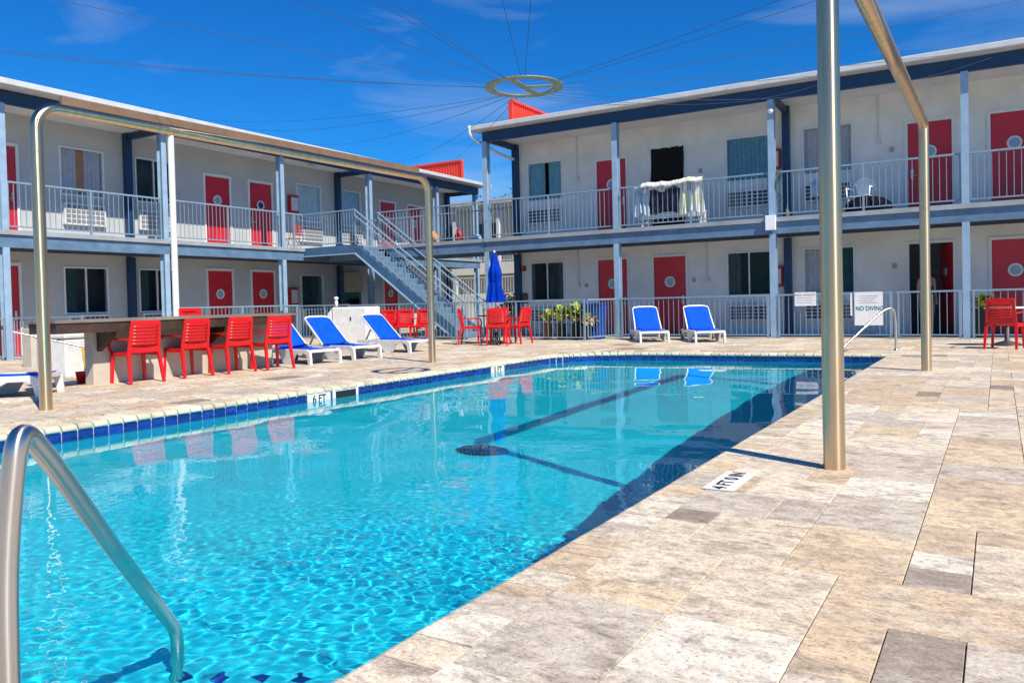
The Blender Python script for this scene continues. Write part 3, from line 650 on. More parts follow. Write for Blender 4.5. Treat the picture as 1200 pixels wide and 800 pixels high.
# roof parapet, downspout, small fittings of the right wing
q = MB(); q.tube([(-12.84, -.44, 6.28), (-12.84, -.40, 6.05), (-12.80, -.28, 5.92), (-12.6, .9, 5.62), (-12.52, 1.6, 5.55)], .045, 10); q.build('downspout', M['white'], RW_)
q = MB(); q.box((-.12, -.05, -.18), (.12, .05, .18)); e = q.build('meter_box', M['white_e'], RW_, bevel=.006); e.location = (-4.28, -.16, 2.83)
q = MB(); q.lathe([(0, .05), (.05, .045), (.075, .01), (.07, -.03), (0, -.05)], n=16); e = q.build('round_speaker', M['white_e'], RW_); e.location = (-4.24, -.15, 5.55); e.rotation_euler = (rad(80), 0, 0)
for x, z in ((-10.2, 1.5), (-6.85, 1.55), (-1.72, 1.72), (-1.75, 4.62), (-6.6, 4.6)):
    q = MB(); q.box((x - .05, YWR - .02, z - .06), (x + .05, YWR, z + .06)); q.build('wall_plate', M['plate'], RW_)

def red_parapet(name, label, pts, loc, rz):
    e = empty(name, loc, rz, label=label, cat='roof parapet'); x0, x1, z0, z1a, z1b = pts
    q = MB(); q.hexa([(x0, 0, z0), (x1, 0, z0), (x1, .05, z0), (x0, .05, z0), (x0, 0, z1a), (x1, 0, z1b), (x1, .05, z1b), (x0, .05, z1a)]); q.build('panel', M['redroof'], e)
    s = None; n = int((x1 - x0) / .14)
    for k in range(n):
        x = x0 + (k + .5) * (x1 - x0) / n; zt = z1a + (z1b - z1a) * (k + .5) / n
        q = MB(); q.box((x - .025, -.03, z0), (x + .025, 0, zt)); q.build('rib', M['redroof'], e)
    q = MB(); q.beam((x0 - .04, -.0, z1a + .03), (x1 + .04, -.0, z1b + .03), .14, .08); q.box((x0 - .08, -.06, z0), (x0, .08, z1a - .02)); q.box((x1, -.06, z0), (x1 + .08, .08, z1b - .02)); q.build('trim', M['redroof'], e)
    return e
red_parapet('red_parapet', 'red metal parapet on the near left corner of the right wing roof', (0, 3.0, 0, 1.15, 1.15), (-12.72, 21.9, 6.30), rad(90))
red_parapet('red_parapet', 'red ribbed metal parapet on the far end of the left wing roof', (-4.0, 0, 0, .85, .85), (-18.95, 28.2, 6.28), 0)

# ---- left wing: local x = world y, local y = -(world x + 19)
YWL = 1.6
upl = [('w', 6.0, 7.2, 4.16, 5.4), ('d', 8.3, 9.22), ('d', 9.85, 10.75), ('w', 11.84, 13.06, 4.14, 5.42), ('w', 13.99, 15.20, 4.16, 5.44), ('d', 16.36, 17.28), ('d', 18.10, 19.03), ('w', 20.2, 21.4, 4.1, 5.42), ('w', 22.3, 23.55, 4.1, 5.44), ('d', 24.73, 25.65), ('d', 26.53, 27.45)]
lowl = [('w', 6.0, 7.2, 1.0, 2.26), ('d', 8.3, 9.22), ('d', 9.80, 10.72), ('w', 11.85, 13.08, 1.0, 2.26), ('w', 14.0, 15.2, 1.0, 2.26), ('d', 16.36, 17.28), ('d', 18.10, 19.03), ('w', 20.28, 21.4, .88, 2.2), ('w', 22.3, 23.5, .9, 2.3), ('d', 24.84, 25.7)]
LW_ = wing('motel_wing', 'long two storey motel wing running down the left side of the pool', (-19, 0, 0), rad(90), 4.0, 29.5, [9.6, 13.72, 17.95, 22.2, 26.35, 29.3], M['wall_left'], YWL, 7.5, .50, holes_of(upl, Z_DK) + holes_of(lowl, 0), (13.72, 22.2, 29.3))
cU = {3: dict(left=(M['curtain2'], .40), right=(M['curtain2'], .44), split=False), 4: dict(), 7: dict(left=(M['pale'], 1.0), split=False), 8: dict(left=(M['pale'], 1.0), split=False)}
cL = {3: dict(left=(M['green'], .3)), 4: dict(left=(M['green'], .3), right=(M['green'], .3)), 7: dict(left=(M['green'], 1.0), split=False), 8: dict(split=False)}
for items, z, cf in ((upl, Z_DK, cU), (lowl, 0, cL)):
    for k, it in enumerate(items):
        if it[0] == 'w':
            w = window(LW_, it[1], it[2], it[3], it[4], YWL, **cf.get(k, {}))
            if z and k == 3:
                q = MB(); q.box((it[1] + .5, YWL + .10, it[3] + .05), (it[1] + .72, YWL + .12, it[4] - .05)); q.build('curtain', M['tan'], w)
            ac(LW_, it[1] + .04, it[2] - .04, z + .40, z + .98, YWL, bool(z))
        else: door(LW_, it[1], it[2], z, z + 2.26, YWL, handle='r' if k != 6 else 'l', portm=M['port_d'] if (z and k == 6) else None)
rl = empty('balcony_railing', (-19, 0, 0), rad(90), label='blue grey baluster railing along the upper balcony of the left wing', cat='railing')
for a, b in ((5.0, 9.5), (9.7, 13.62), (13.82, 17.85), (18.05, 18.84)):
    railing(rl, (a, -.03), (b, -.03), Z_DK, 1.10, posts=((b - a) / 2,))
q = MB(); q.tube([(13.88, -.19, 6.13), (13.88, -.19, .15)], .085, 14); e = q.build('downspout', M['white'], LW_); e['label'] = 'white round downspout in front of the blue column'
lamp = empty('wall_lamp', (-19.75, 20.1, 6.09), label='small grey bell shaped lamp under the left wing roof', cat='lamp')
q = MB(); q.lathe([(.02, 0), (.03, -.10), (.12, -.14), (.17, -.20), (.16, -.21), (0, -.18)], n=20); q.build('lamp_shade', M['grille_l'], lamp)
# connecting walkway at the far corner, between the two wings
cw = empty('corner_walkway', (-15.8, 20.9, 0), label='blue upper walkway linking the left wing to the right wing behind the stairs', cat='walkway')
def CW(mb, n, mt, **k): mb.v = [(x + 15.8, y - 20.9, z) for x, y, z in mb.v]; return mb.build(n, mt, cw, **k)
q = MB(); q.box((-18.89, 19.9, 2.853), (-12.64, 21.85, 2.959)); CW(q, 'walkway_floor', M['deckc'])
q = MB(); q.box((-18.89, 19.94, 2.56), (-12.64, 20.06, 2.851)); q.box((-18.89, 21.7, 2.56), (-12.64, 21.8, 2.851)); CW(q, 'walkway_beam', M['beam'])
rl = empty('balcony_railing', (-15.8, 20, 0), label='blue grey railing of the corner walkway between stairs and right wing', cat='railing')
railing(rl, (-1.0, 0), (3.2, 0), Z_DK, 1.10, posts=(2.1,)); railing(rl, (-3.0, 1.75), (3.2, 1.75), Z_DK, 1.10, posts=(2.1,))

# ------------------------------------------------------------------ staircase (world coords, foot at x=-12.9, top landing at x=-16.75)
st = empty('staircase', (-12.9, 19.45, 0), label='blue grey steel staircase climbing left from the deck to the balcony landing', cat='staircase')
def ST(mb, n, mt, parent=st, **k): mb.v = [(x + 12.9, y - 19.45, z) for x, y, z in mb.v]; return mb.build(n, mt, parent, **k)
XB, XT, YA, YB_ = -12.85, -16.72, 18.85, 20.0; NS = 16
dz = Z_DK / NS; dx = (XT - XB) / (NS - 1)
q = MB(); q.box((-18.9, 18.85, 2.86), (XT, 19.885, Z_DK - .002)); ST(q, 'landing', M['deckc'])
for y in (YA - .03, YB_ - .06):
    q = MB()
    sl = (Z_DK) / (XT - XB)
    P = lambda x, dzz: (x, y, max(0, (x - XB) * sl + dzz))
    def prism(pts, w):
        n = len(pts); vs = [(a, y, b) for a, b in pts] + [(a, y + w, b) for a, b in pts]
        q.add(vs, [tuple(range(n)), tuple(range(2 * n - 1, n - 1, -1))] + [(i, (i + 1) % n, (i + 1) % n + n, i + n) for i in range(n)])
    prism([(XB + .12, 0), (XB + .12, .12), (XT, Z_DK + .03), (XT, Z_DK - .29), (XB - .28, 0)], .05)
    if y < 19: prism([(XT, Z_DK + .0), (-18.9, Z_DK + .0), (-18.9, Z_DK - .29), (XT, Z_DK - .29)], .05)
    ST(q, 'stringer', M['web'], fix=True)
    fl = MB()
    fl.beam((XB - .20, y - .012, .02), (XT + .0, y - .012, Z_DK - .27), .07, .035); 
    if y < 19: fl.beam((XT, y - .012, Z_DK - .275), (-18.9, y - .012, Z_DK - .275), .07, .035)
    ST(fl, 'stringer_flange', M['post'])
tr = None
for k in range(NS - 1):
    x = XB + dx * k; z = dz * (k + 1)
    if tr is None: q = MB(); q.box((-.15, -.555, -.035), (.15, .505, 0)); tr = q.build('tread', M['stair'], st); o = tr
    else: o = inst(tr, (0, 0, 0), parent=st)
    o.location = (x + 12.9 - .14, 19.45 - 19.45, z)
    if k: 
        pass
rs = None
for k in range(NS):
    x = XB + dx * k; z = dz * (k)
    if rs is None: q = MB(); q.box((-.006, -.50, .0), (.006, .45, dz - .04)); rs = q.build('riser', M['beam'], st); o = rs
    else: o = inst(rs, (0, 0, 0), parent=st)
    o.location = (x + 12.9, 0, z + .002)
for y in (YA, YB_ - .02):
    mb = MB(); top = lambda x: (x - XB) * sl
    mb.tube([(XT - .02, y, Z_DK + 1.10), (XB + .15, y, 1.10), (XB + .22, y, 1.02), (XB + .22, y, 0)], .026, 10)
    mb.tube([(XT + .02, y - .055, Z_DK + .93), (XB + .15, y - .055, .93), (XB + .2, y - .055, .82)], .02, 8)
    mb.beam((XT, y, Z_DK + .16), (XB + .1, y, .16), .03, .03)
    if y < 19:
        mb.beam((XT, y, Z_DK + 1.10), (-18.9, y, Z_DK + 1.10), .042, .042); mb.beam((XT, y, Z_DK + .09), (-18.9, y, Z_DK + .09), .035, .03)
    r = ST(mb, 'stair_rail', M['rail']); bsrc = None
    q = MB(); q.box((-.0065, -.0065, 0), (.0065, .0065, .92)); n = 34
    for k in range(1, n):
        x = XB + (XT - XB) * k / n
        if bsrc is None: bsrc = q.build('baluster', M['rail'], r); o = bsrc
        else: o = inst(bsrc, (0, 0, 0), parent=r)
        o.location = (x + 12.9, y - 19.45, top(x) + .17)
    if y < 19:
        for k in range(1, 19):
            x = XT + (-18.9 - XT) * k / 19; o = inst(bsrc, (x + 12.9, y - 19.45, Z_DK + .1), parent=r); o.scale = (1, 1, 1.08)
    for x in (XT, XB + (XT - XB) * .5, XB + .1):
        q2 = MB(); q2.box((x - .022, y - .022, top(x)), (x + .022, y + .022, top(x) + 1.08)); ST(q2, 'rail_post', M['rail'], parent=r)
    
# ------------------------------------------------------------------ pool fences
fn = empty('pool_fence', (3.0, 20, 0), label='blue grey baluster fence at ground level in front of the right wing doors', cat='fence')
for a, b in ((-8.29, -4.36), (-4.17, -1.62), (-1.54, -.24), (-.06, 3.86), (4.04, 8.0)):
    railing(fn, (a - 3, -.10), (b - 3, -.10), 0, 1.06, name='fence_panel', posts=(.04, (b - a) - .04))
fn = empty('pool_fence', (-8.6, 18.4, 0), label='blue grey baluster fence behind the red chairs in front of the stairs', cat='fence')
railing(fn, (-8.1, 0), (-4.1, 0), 0, 1.06, name='fence_panel', posts=(.03, 2.0)); railing(fn, (-4.1, 0), (-.05, 0), 0, 1.06, name='fence_panel', posts=(.03, 2.0, 4.03)); railing(fn, (0.0, .05), (.22, 1.45), 0, 1.06, name='fence_panel', posts=())
fn = empty('pool_fence', (-18.9, 7.5, 0), label='short blue grey baluster fence beside the left wing column at the left edge', cat='fence')
railing(fn, (0, -2.5), (0, 2.0), 0, .95, name='fence_panel', posts=(.03, 2.2)); railing(fn, (0, 2.2), (2.7, 2.2), 0, .95, name='fence_panel', posts=(2.66,))
fn = empty('pool_fence', (-18.9, 15.5, 0), label='blue grey baluster fence showing just above the bar between bar and left wing', cat='fence')
railing(fn, (0, -1.5), (0, 3.0), 0, 1.10, name='fence_panel', posts=(.03, 2.2, 4.4)); railing(fn, (0.05, 3.0), (2.2, 2.95), 0, 1.08, name='fence_panel', posts=(1.1,))

# signs on the right fence
s1 = empty('pool_sign', (-3.50, 19.84, .95), label='small white sign with grey lettering hung on the fence left of the near steel pole', cat='sign')
q = MB(); q.box((-.245, -.006, -.165), (.245, .006, .165)); q.build('panel', M['mark'], s1)
text_obj('POOL CAPACITY', .068, M['gprint'], 'lettering', s1, (0, -.008, .095), (rad(90), 0, 0), sx=.92)
for k in range(3):
    q = MB(); q.box((-.2, -.0075, .02 - k * .055), (.15 + .03 * (k % 2), -.0062, .032 - k * .055)); q.build('print_line', M['gprint'], s1)
s2 = empty('no_diving_sign', (-2.11, 19.80, .70), label='tall white NO DIVING sign on the fence behind the far pool handrail', cat='sign')
q = MB(); q.box((-.30, -.006, -.385), (.30, .006, .385)); q.build('panel', M['mark'], s2)
text_obj('NO DIVING', .14, M['teal'], 'lettering', s2, (.02, -.008, 0), (rad(90), 0, 0), sx=.80)
for k in range(4):
    q = MB(); q.box((-.22 + .04 * (k % 2), -.0075, .28 - k * .05), (.2 - .05 * (k % 3), -.0062, .293 - k * .05)); q.build('print_line', M['gprint'], s2)
q = MB(); q.box((-.39, -.004, -.16), (-.35, .004, .36)); q.build('frame_strip', M['mark'], s2)

# ------------------------------------------------------------------ steel arches over the pool sides
def arch(x0, y0, x1, y1, zt, label, nr=.25):
    e = empty('steel_arch', (x0, y0, 0), label=label, cat='pipe arch', group='steel arches along the pool'); d = Vector((x1 - x0, y1 - y0, 0)); Lh = d.length; d.normalize()
    pts = [Vector((0, 0, -.01))]
    pts += [Vector((0, 0, zt - nr))] + [d * (nr - nr * math.cos(a)) + Vector((0, 0, zt - nr + nr * math.sin(a))) for a in [rad(t) for t in range(10, 91, 10)]]
    pts += [d * (Lh - nr + nr * math.sin(a)) + Vector((0, 0, zt - nr + nr * math.cos(a))) for a in [rad(t) for t in range(0, 91, 10)]] + [d * Lh + Vector((0, 0, -.01))]
    q = MB(); q.tube(pts, .063, 24); q.build('pipe', M['brass'], e)
    q = MB(); q.beam(d * (nr + .02) + Vector((0, 0, zt + .095)), d * (Lh - nr) + Vector((0, 0, zt + .095)), .05, .10); q.build('light_bar', M['bronze'], e)
    return e
arch(-8.65, 4.74, -8.36, 11.36, 3.28, 'left steel pipe arch between the bar chairs and the pool')
arch(-.735, 5.02, -.56, 11.76, 3.26, 'right steel pipe arch on the travertine deck with its near pole closest to the camera', .07)

# ring hub and wires
RC = Vector((-4.67, 8.35, 3.64)); ring = empty('ring_hub', RC, rad(20), label='flat rusty steel ring with a crossbar held up by wires over the pool', cat='ring')
q = MB(); q.disc((0, 0, -.006), .36, .475, .012, 48, 'z'); q.build('ring', M['steel'], ring)
q = MB(); q.box((-.37, -.045, -.005), (.37, .045, .005)); q.build('crossbar', M['steel'], ring).rotation_euler = (0, 0, rad(75))
q = MB(); q.box((-.02, -.035, -.0055), (.37, .035, .0055)); q.build('crossbar', M['steel'], ring).rotation_euler = (0, 0, rad(5))
def wire(a, sag, lab):
    a = Vector(a); d = (Vector((a.x, a.y, 0)) - Vector((RC.x, RC.y, 0))).normalized(); s = RC + d * .47; n = 22
    pts = [s.lerp(a, k / n) - Vector((0, 0, sag * 4 * (k / n) * (1 - k / n))) for k in range(n + 1)]
    c = s; q = MB(); q.tube([p - c for p in pts], .0031, 5); o = q.build('wire', M['wire']); o.location = c; tag(o, lab, 'wire', 'wires radiating from the steel ring')
ends = [((-18.9, 14.4, 6.4), .22), ((-18.9, 15.9, 6.4), .25), ((-18.9, 19, 6.4), .25), ((-18.9, 23.3, 6.42), .25), ((-18.9, 25.8, 6.42), .25),
        ((-18.9, -1.0, 6.4), .5), ((-18.9, -1.5, 6.4), .56), ((-14.5, -6, 6.2), .4), ((-8, -8, 6.2), .4), ((-4.6, -8, 6.2), .4), ((-3.9, -8, 6.2), .4), ((2, -6, 6.2), .4), ((3.4, -5, 6.2), .4),
        ((-7.5, 19.72, 6.22), .1), ((-5.2, 19.72, 6.22), .25), ((-2.6, 19.72, 6.1), .35), ((.4, 19.72, 6.0), .4), ((3.5, 19.7, 6.3), .3), ((8.0, 19.7, 6.3), .3), ((9.5, 14, 6.3), .35), ((9.5, 8, 6.3), .4), ((9.5, 6.5, 6.3), .4)]
LBL = ['thin wire from the ring to the left roof, reaching it farthest left', 'thin wire from the ring to the left roof, second from the left', 'thin wire from the ring to the left roof, third from the left', 'thin wire from the ring to the left roof, fourth from the left', 'thin wire from the ring to the left roof nearest the red parapet',
    'upper wire of the close pair running from the ring to the top left', 'lower wire of the close pair running from the ring to the top left', 'wire rising steeply left from the ring to the top edge, outermost', 'wire rising left from the ring to the top edge', 'wire rising nearly straight up from the ring, left of two', 'wire rising nearly straight up from the ring, right of two',
    'wire rising right from the ring to the top edge, left of the pair', 'wire rising right from the ring to the top edge, right of the pair', 'wire from the ring to the right wing eave, closest to the left corner', 'wire from the ring to the right wing eave, second', 'wire from the ring to the right wing eave, third',
    'wire from the ring to the right wing eave, behind the near pole', 'wire from the ring to the right wing eave at the right edge', 'wire just above the right wing roof line', 'wire from the ring crossing behind the near pole, low', 'wire from the ring crossing behind the near pole, middle', 'wire from the ring crossing behind the near pole, upper']
for (e, s), lb in zip(ends, LBL): wire(e, s, lb)

# ------------------------------------------------------------------ pool handrails
def handrail(label, pts, r, loc):
    e = empty('pool_handrail', loc, label=label, cat='handrail'); L0 = Vector(loc)
    P = [Vector(p) for p in pts]; out = [P[0]]
    for i in range(1, len(P) - 1):   # round the corners
        a, b, c = P[i - 1], P[i], P[i + 1]; rr_ = min((b - a).length, (c - b).length) * .48
        p = b + (a - b).normalized() * rr_; s = b + (c - b).normalized() * rr_
        out += [(p * (1 - t) ** 2 + b * 2 * t * (1 - t) + s * t * t) for t in [k / 8 for k in range(9)]]
    out.append(P[-1]); q = MB(); q.tube([p - L0 for p in out], r, 24); q.build('tube', M['chrome'], e)
    q = MB(); q.lathe([(r * 1.02, 0), (r * 2.1, 0), (r * 2.0, .006), (r * 1.05, .03)], (P[0].x - L0.x, P[0].y - L0.y, .008), 24); q.build('escutcheon', M['chrome'], e)
handrail('large chrome pool handrail at the lower left right in front of the camera', [(-1.765, .865, 0), (-1.758, .868, .54), (-1.722, .885, .822), (-1.80, .985, .728), (-2.15, 1.40, .29), (-2.46, 1.765, -.075), (-2.475, 1.785, -.12), (-2.475, 1.785, -.45)], .0225, (-1.765, .865, 0))
handrail('chrome pool handrail at the far right corner of the pool by the NO DIVING sign', [(-1.24, 15.80, 0), (-1.24, 15.80, .55), (-1.26, 15.75, .80), (-1.42, 15.55, .74), (-2.15, 14.62, -.05), (-2.15, 14.62, -.8)], .022, (-1.24, 15.80, 0))

# ------------------------------------------------------------------ red resin armchairs
def make_chair():
    e = empty('armchair', (0, 0, 0)); tag(e, cat='chair')
    # seat faces +y (front), back at -y
    q = MB(); q.sheet(lambda u, v: (-.24 + .48 * u, -.22 + .46 * v, .45 - .015 * math.sin(math.pi * u) * math.sin(math.pi * v) - (.02 if v > .95 else 0)), 8, 8); q.build('seat', M['redp'], e, solid=.022)
    q = MB(); q.beam((-.225, .20, .425), (.225, .20, .425), .03, .05); q.beam((-.235, -.2, .425), (-.235, .2, .425), .03, .05); q.beam((.235, -.2, .425), (.235, .2, .425), .03, .05); q.build('seat_frame', M['redp'], e)
    q = MB()
    for s in (-1, 1): q.beam((s * .225, -.225, .43), (s * .20, -.31, .89), .05, .024, (0, 1, 0))
    q.beam((-.215, -.308, .875), (.215, -.308, .875), .022, .07); q.beam((-.22, -.236, .50), (.22, -.236, .50), .02, .10); q.build('back_frame', M['redp'], e, bevel=.006)
    for k in range(6):
        z = .575 + k * .0485; y = -.225 - .085 * (z - .43) / .46; q = MB(); q.sheet(lambda u, v: (-.205 + .41 * u, y - .022 * math.sin(math.pi * u) - .006 * v, z - .0215 + .043 * v), 6, 1); q.build('slat', M['redp'], e, solid=.012)
    for s in (-1, 1):
        q = MB(); q.hexa([(s * .25 - .018, .19, 0), (s * .25 + .018, .19, 0), (s * .25 + .018, .225, 0), (s * .25 - .018, .225, 0), (s * .232 - .024, .175, .44), (s * .232 + .024, .175, .44), (s * .232 + .024, .22, .44), (s * .232 - .024, .22, .44)]); q.build('leg', M['redp'], e)
        q = MB(); q.hexa([(s * .25 - .018, -.33, 0), (s * .25 + .018, -.33, 0), (s * .25 + .018, -.295, 0), (s * .25 - .018, -.295, 0), (s * .228 - .024, -.25, .46), (s * .228 + .024, -.25, .46), (s * .228 + .024, -.205, .46), (s * .228 - .024, -.205, .46)]); q.build('leg', M['redp'], e)
        q = MB(); P = [(s * .235, .20, .43), (s * .27, .225, .52), (s * .275, .20, .635), (s * .272, .12, .655), (s * .265, -.1, .655), (s * .225, -.262, .64)]
        for a, b in zip(P, P[1:]): q.beam(a, b, .034, .022, (1, 0, 0) if abs(b[2] - a[2]) > .06 else (0, 0, 1))
        q.build('armrest', M['redp'], e)
    return e
chair0 = make_chair(); used = False
def chair(x, y, face, label, group=None, z=0, tilt=None):
    """face: direction in degrees (from +x) that a sitter looks"""
    global used
    o = chair0 if not used else copy_tree(chair0); used = True
    place(o, (x, y, z), rad(face - 90), label, group); return o
G = 'red chairs along the bar'
chair(-10.58, 7.10, 175, 'red armchair at the bar nearest the left pole, first from the left', G)
chair(-10.64, 8.00, 178, 'red armchair at the bar, second from the left', G)
chair(-10.55, 8.78, 174, 'red armchair at the bar, third from the left', G)
chair(-10.40, 9.50, 168, 'red armchair at the bar, right end next to the blue loungers', G)
chair(-12.35, 9.62, -5, 'lower red chair of the stacked pair on the far side of the bar', 'stacked red chairs behind the bar')
chair(-12.35, 9.60, -5, 'upper red chair of the stacked pair showing above the bar top', 'stacked red chairs behind the bar', z=.17)
G = 'red chairs against the stair fence'
chair(-14.25, 17.30, -62, 'red armchair by the stair fence, left of three behind the lounger', G)
chair(-13.78, 17.42, -66, 'red armchair by the stair fence, middle of three behind the lounger', G)
chair(-13.30, 17.60, -75, 'red armchair by the stair fence, right of three and lowest', G)
G = 'red chairs around the umbrella table'
chair(-9.97, 16.28, 112, 'red armchair with its back to the camera in front of the umbrella table', G)
chair(-10.98, 16.62, 25, 'red armchair on the left of the umbrella table, seen from its side', G)
chair(-9.90, 17.02, 175, 'red armchair on the right of the umbrella table, seen from its side', G)
chair(-10.75, 17.65, -60, 'red armchair behind the umbrella table, mostly hidden', G)
chair(.46, 16.62, 75, 'red armchair at the right edge of the photo with its back to the pool', None)

# round dark table with the umbrella
tb = empty('umbrella_table', (-10.45, 16.95, 0), label='round dark metal table under the closed blue umbrella', cat='table')
q = MB(); q.lathe([(0, .70), (.44, .70), (.46, .715), (.44, .73), (0, .73)], n=32); q.build('tabletop', M['dgrey'], tb)
for k in range(4):
    a = rad(45 + 90 * k); q = MB(); q.tube([(.20 * math.cos(a), .20 * math.sin(a), .70), (.26 * math.cos(a), .26 * math.sin(a), .35), (.40 * math.cos(a), .40 * math.sin(a), .0)], .018, 8); q.build('leg', M['dgrey'], tb)
um = empty('umbrella', (-10.45, 16.95, 0), label='closed royal blue parasol standing through the round table', cat='umbrella')
q = MB(); q.tube([(0, 0, 0), (0, 0, 2.30)], .022, 12); q.build('pole', M['chrome'], um)
q = MB(); q.lathe([(.03, .30), (.05, .25), (.05, .08), (.24, .05), (.25, 0)], n=24); q.build('base', M['dgrey'], um)
def canopy(u, v):
    a = 6.28318 * u; z = 1.05 + 1.25 * v
    base = .20 - .07 * math.sin(min(1, v / .45) * math.pi / 2) if v < .45 else .13 * (1 - ((v - .45) / .55) ** 1.6 * .72) + .018 * math.sin((v - .45) / .3 * math.pi) * (v < .75)
    fold = 1 + .20 * math.sin(8 * a + 1.5 * v) * (1 - v * .6) + .08 * math.sin(3 * a + v * 7)
    r = max(.012, 1.15 * base * fold) if v < .97 else .02
    return (r * math.cos(a), r * math.sin(a), z)
q = MB(); q.sheet(canopy, 72, 30); q.build('canopy', M['umb'], um)
q = MB(); q.lathe([(.158, -.02), (.165, 0), (.158, .02)], (0, 0, 1.62), 24); q.build('tie_strap', M['umb'], um)
q = MB(); q.lathe([(.012, 0), (.03, .02), (.02, .06), (0, .07)], (0, 0, 2.29), 12); q.build('finial', M['resin'], um)

# right table next to the edge chair
t2 = empty('small_table', (.52, 17.55, 0), label='small round table on a dark pedestal in front of the right edge red chair', cat='table')
q = MB(); q.lathe([(0, .70), (.36, .70), (.38, .715), (.36, .73), (0, .73)], n=28); q.build('tabletop', M['resin'], t2)
q = MB(); q.lathe([(.05, .70), (.04, .1), (.24, .04), (.26, 0)], n=20); q.build('pedestal', M['dgrey'], t2)

# ------------------------------------------------------------------ sun loungers (foot at +y, head at -y)
def make_lounger():
    e = empty('sun_lounger', (0, 0, 0)); tag(e, cat='sun lounger')
    for s in (-1, 1):      # moulded side frame with integrated legs
        prof = [(-.72, .28), (.86, .28), (.93, .255), (.96, .22), (.98, 0), (.90, 0), (.86, .17), (.80, .205), (.58, .205), (.50, .16), (.42, .03), (.36, 0), (.20, 0), (.13, .04), (.02, .20), (-.34, .205), (-.40, .18), (-.47, .04), (-.56, .04), (-.62, .19), (-.72, .215)]
        x = s * .30; n = len(prof); q = MB(); q.add([(x - .022, a, b) for a, b in prof] + [(x + .022, a, b) for a, b in prof],
            [tuple(range(n)), tuple(range(2 * n - 1, n - 1, -1))] + [(i, (i + 1) % n, (i + 1) % n + n, i + n) for i in range(n)])
        q.build('side_frame', M['resin'], e, bevel=.008)
        w = MB(); w.disc((0, 0, 0), 0, .075, .035, 20); w = w.build('wheel', M['rubber'], e); w.location = (s * .352, -.52, .075); w.rotation_euler = (0, 0, rad(90))
    for a, b in (((-.28, .88, .225), (.28, .95, .275)), ((-.28, -.02, .215), (.28, .04, .262)), ((-.28, -.70, .22), (.28, -.65, .262))): q = MB(); q.box(a, b); q.build('crossbar', M['resin'], e)
    q = MB(); q.sheet(lambda u, v: (-.275 + .55 * u, .0 + .90 * v, .285 - .025 * math.sin(math.pi * v)), 6, 10); q.build('seat_sling', M['blue'], e, solid=.012)
    # raised back
    A = Vector((0, -.02, .29)); T = Vector((0, -.58, .79))
    q = MB()
    for s in (-1, 1): q.beam((s * .295, A.y, A.z), (s * .275, T.y, T.z), .026, .03, (0, 1, 0))
    q.tube([(-.275, T.y, T.z - .005), (-.25, T.y - .03, T.z + .03), (-.15, T.y - .045, T.z + .05), (.15, T.y - .045, T.z + .05), (.25, T.y - .03, T.z + .03), (.275, T.y, T.z - .005)], .026, 10); b = q.build('back_frame', M['resin'], e)
    q = MB(); q.sheet(lambda u, v: (-.272 + .544 * u, A.y + (T.y - .03 - A.y) * v, A.z + .012 + (T.z + .03 - A.z) * v + .018 * math.cos(math.pi * (u - .5)) * -1), 6, 10); q.build('back_sling', M['blue'], e, solid=.014)
    for sx in (-.2, .2): q = MB(); q.beam((sx, -.40, .50), (sx, -.58, .24), .03, .03); q.build('prop', M['resin'], e)
    return e
lg0 = make_lounger(); lused = False
def lounger(x, y, d, label, group='blue and white sun loungers'):
    global lused
    o = lg0 if not lused else copy_tree(lg0); lused = True
    place(o, (x, y, 0), rad(d - 90), label, group); o.scale = (1.10, 1.02, 1.0)
lounger(-11.15, 10.75, -9, 'blue and white lounger nearest the bar, its back half hidden by the end red chair')
lounger(-11.15, 11.90, -9, 'blue and white lounger in front of the white cabinet, second from the bar')
lounger(-11.38, 13.90, -8, 'blue and white lounger beside the stair side pole, third from the bar')
lounger(-7.02, 18.62, -61, 'left blue and white lounger of the two facing the pool at its far end')
lounger(-5.72, 18.74, -61, 'right blue and white lounger of the two facing the pool at its far end')
lounger(-10.95, 5.05, 40, 'white framed lounger lying flat behind the left pole at the left edge')

# ------------------------------------------------------------------ bar
bar = empty('pool_bar', (-11.0, 8.0, 0), label='outdoor bar with a long weathered wood counter on a beige stucco base beside the pool', cat='bar')
def BA(mb, n, mt, parent=bar, **k): mb.v = [(x + 11.0, y - 8.0, z) for x, y, z in mb.v]; return mb.build(n, mt, parent, **k)
y0, y1 = 5.86, 10.15
for k, (a, b) in enumerate(((-10.42, -10.655), (-10.66, -10.895), (-10.90, -11.12))):
    q = MB(); q.box((b, y0, .905), (a, y1, .95)); BA(q, 'counter_board', M['wood'], bevel=.006)
q = MB(); q.box((-10.48, y0 + .03, .765), (-10.44, y1 - .03, .905)); q.box((-11.10, y0 + .03, .765), (-11.06, y1 - .03, .905)); q.box((-11.06, y0 + .03, .765), (-10.48, y0 + .07, .905)); q.box((-11.06, y1 - .07, .765), (-10.48, y1 - .03, .905)); BA(q, 'apron', M['darkwood'])
q = MB(); q.box((-11.05, 6.62, 0), (-10.84, 9.95, .90)); BA(q, 'stucco_base', M['stucco'], bevel=.01)
q = MB(); q.box((-.16, -.12, 0), (.16, .12, .76)); o = q.build('stucco_pier', M['stucco'], bevel=.01); o.location = (-15.9, 8.5, 0); tag(o, 'short beige stucco pier behind the left pole between fence and bar', 'pier')
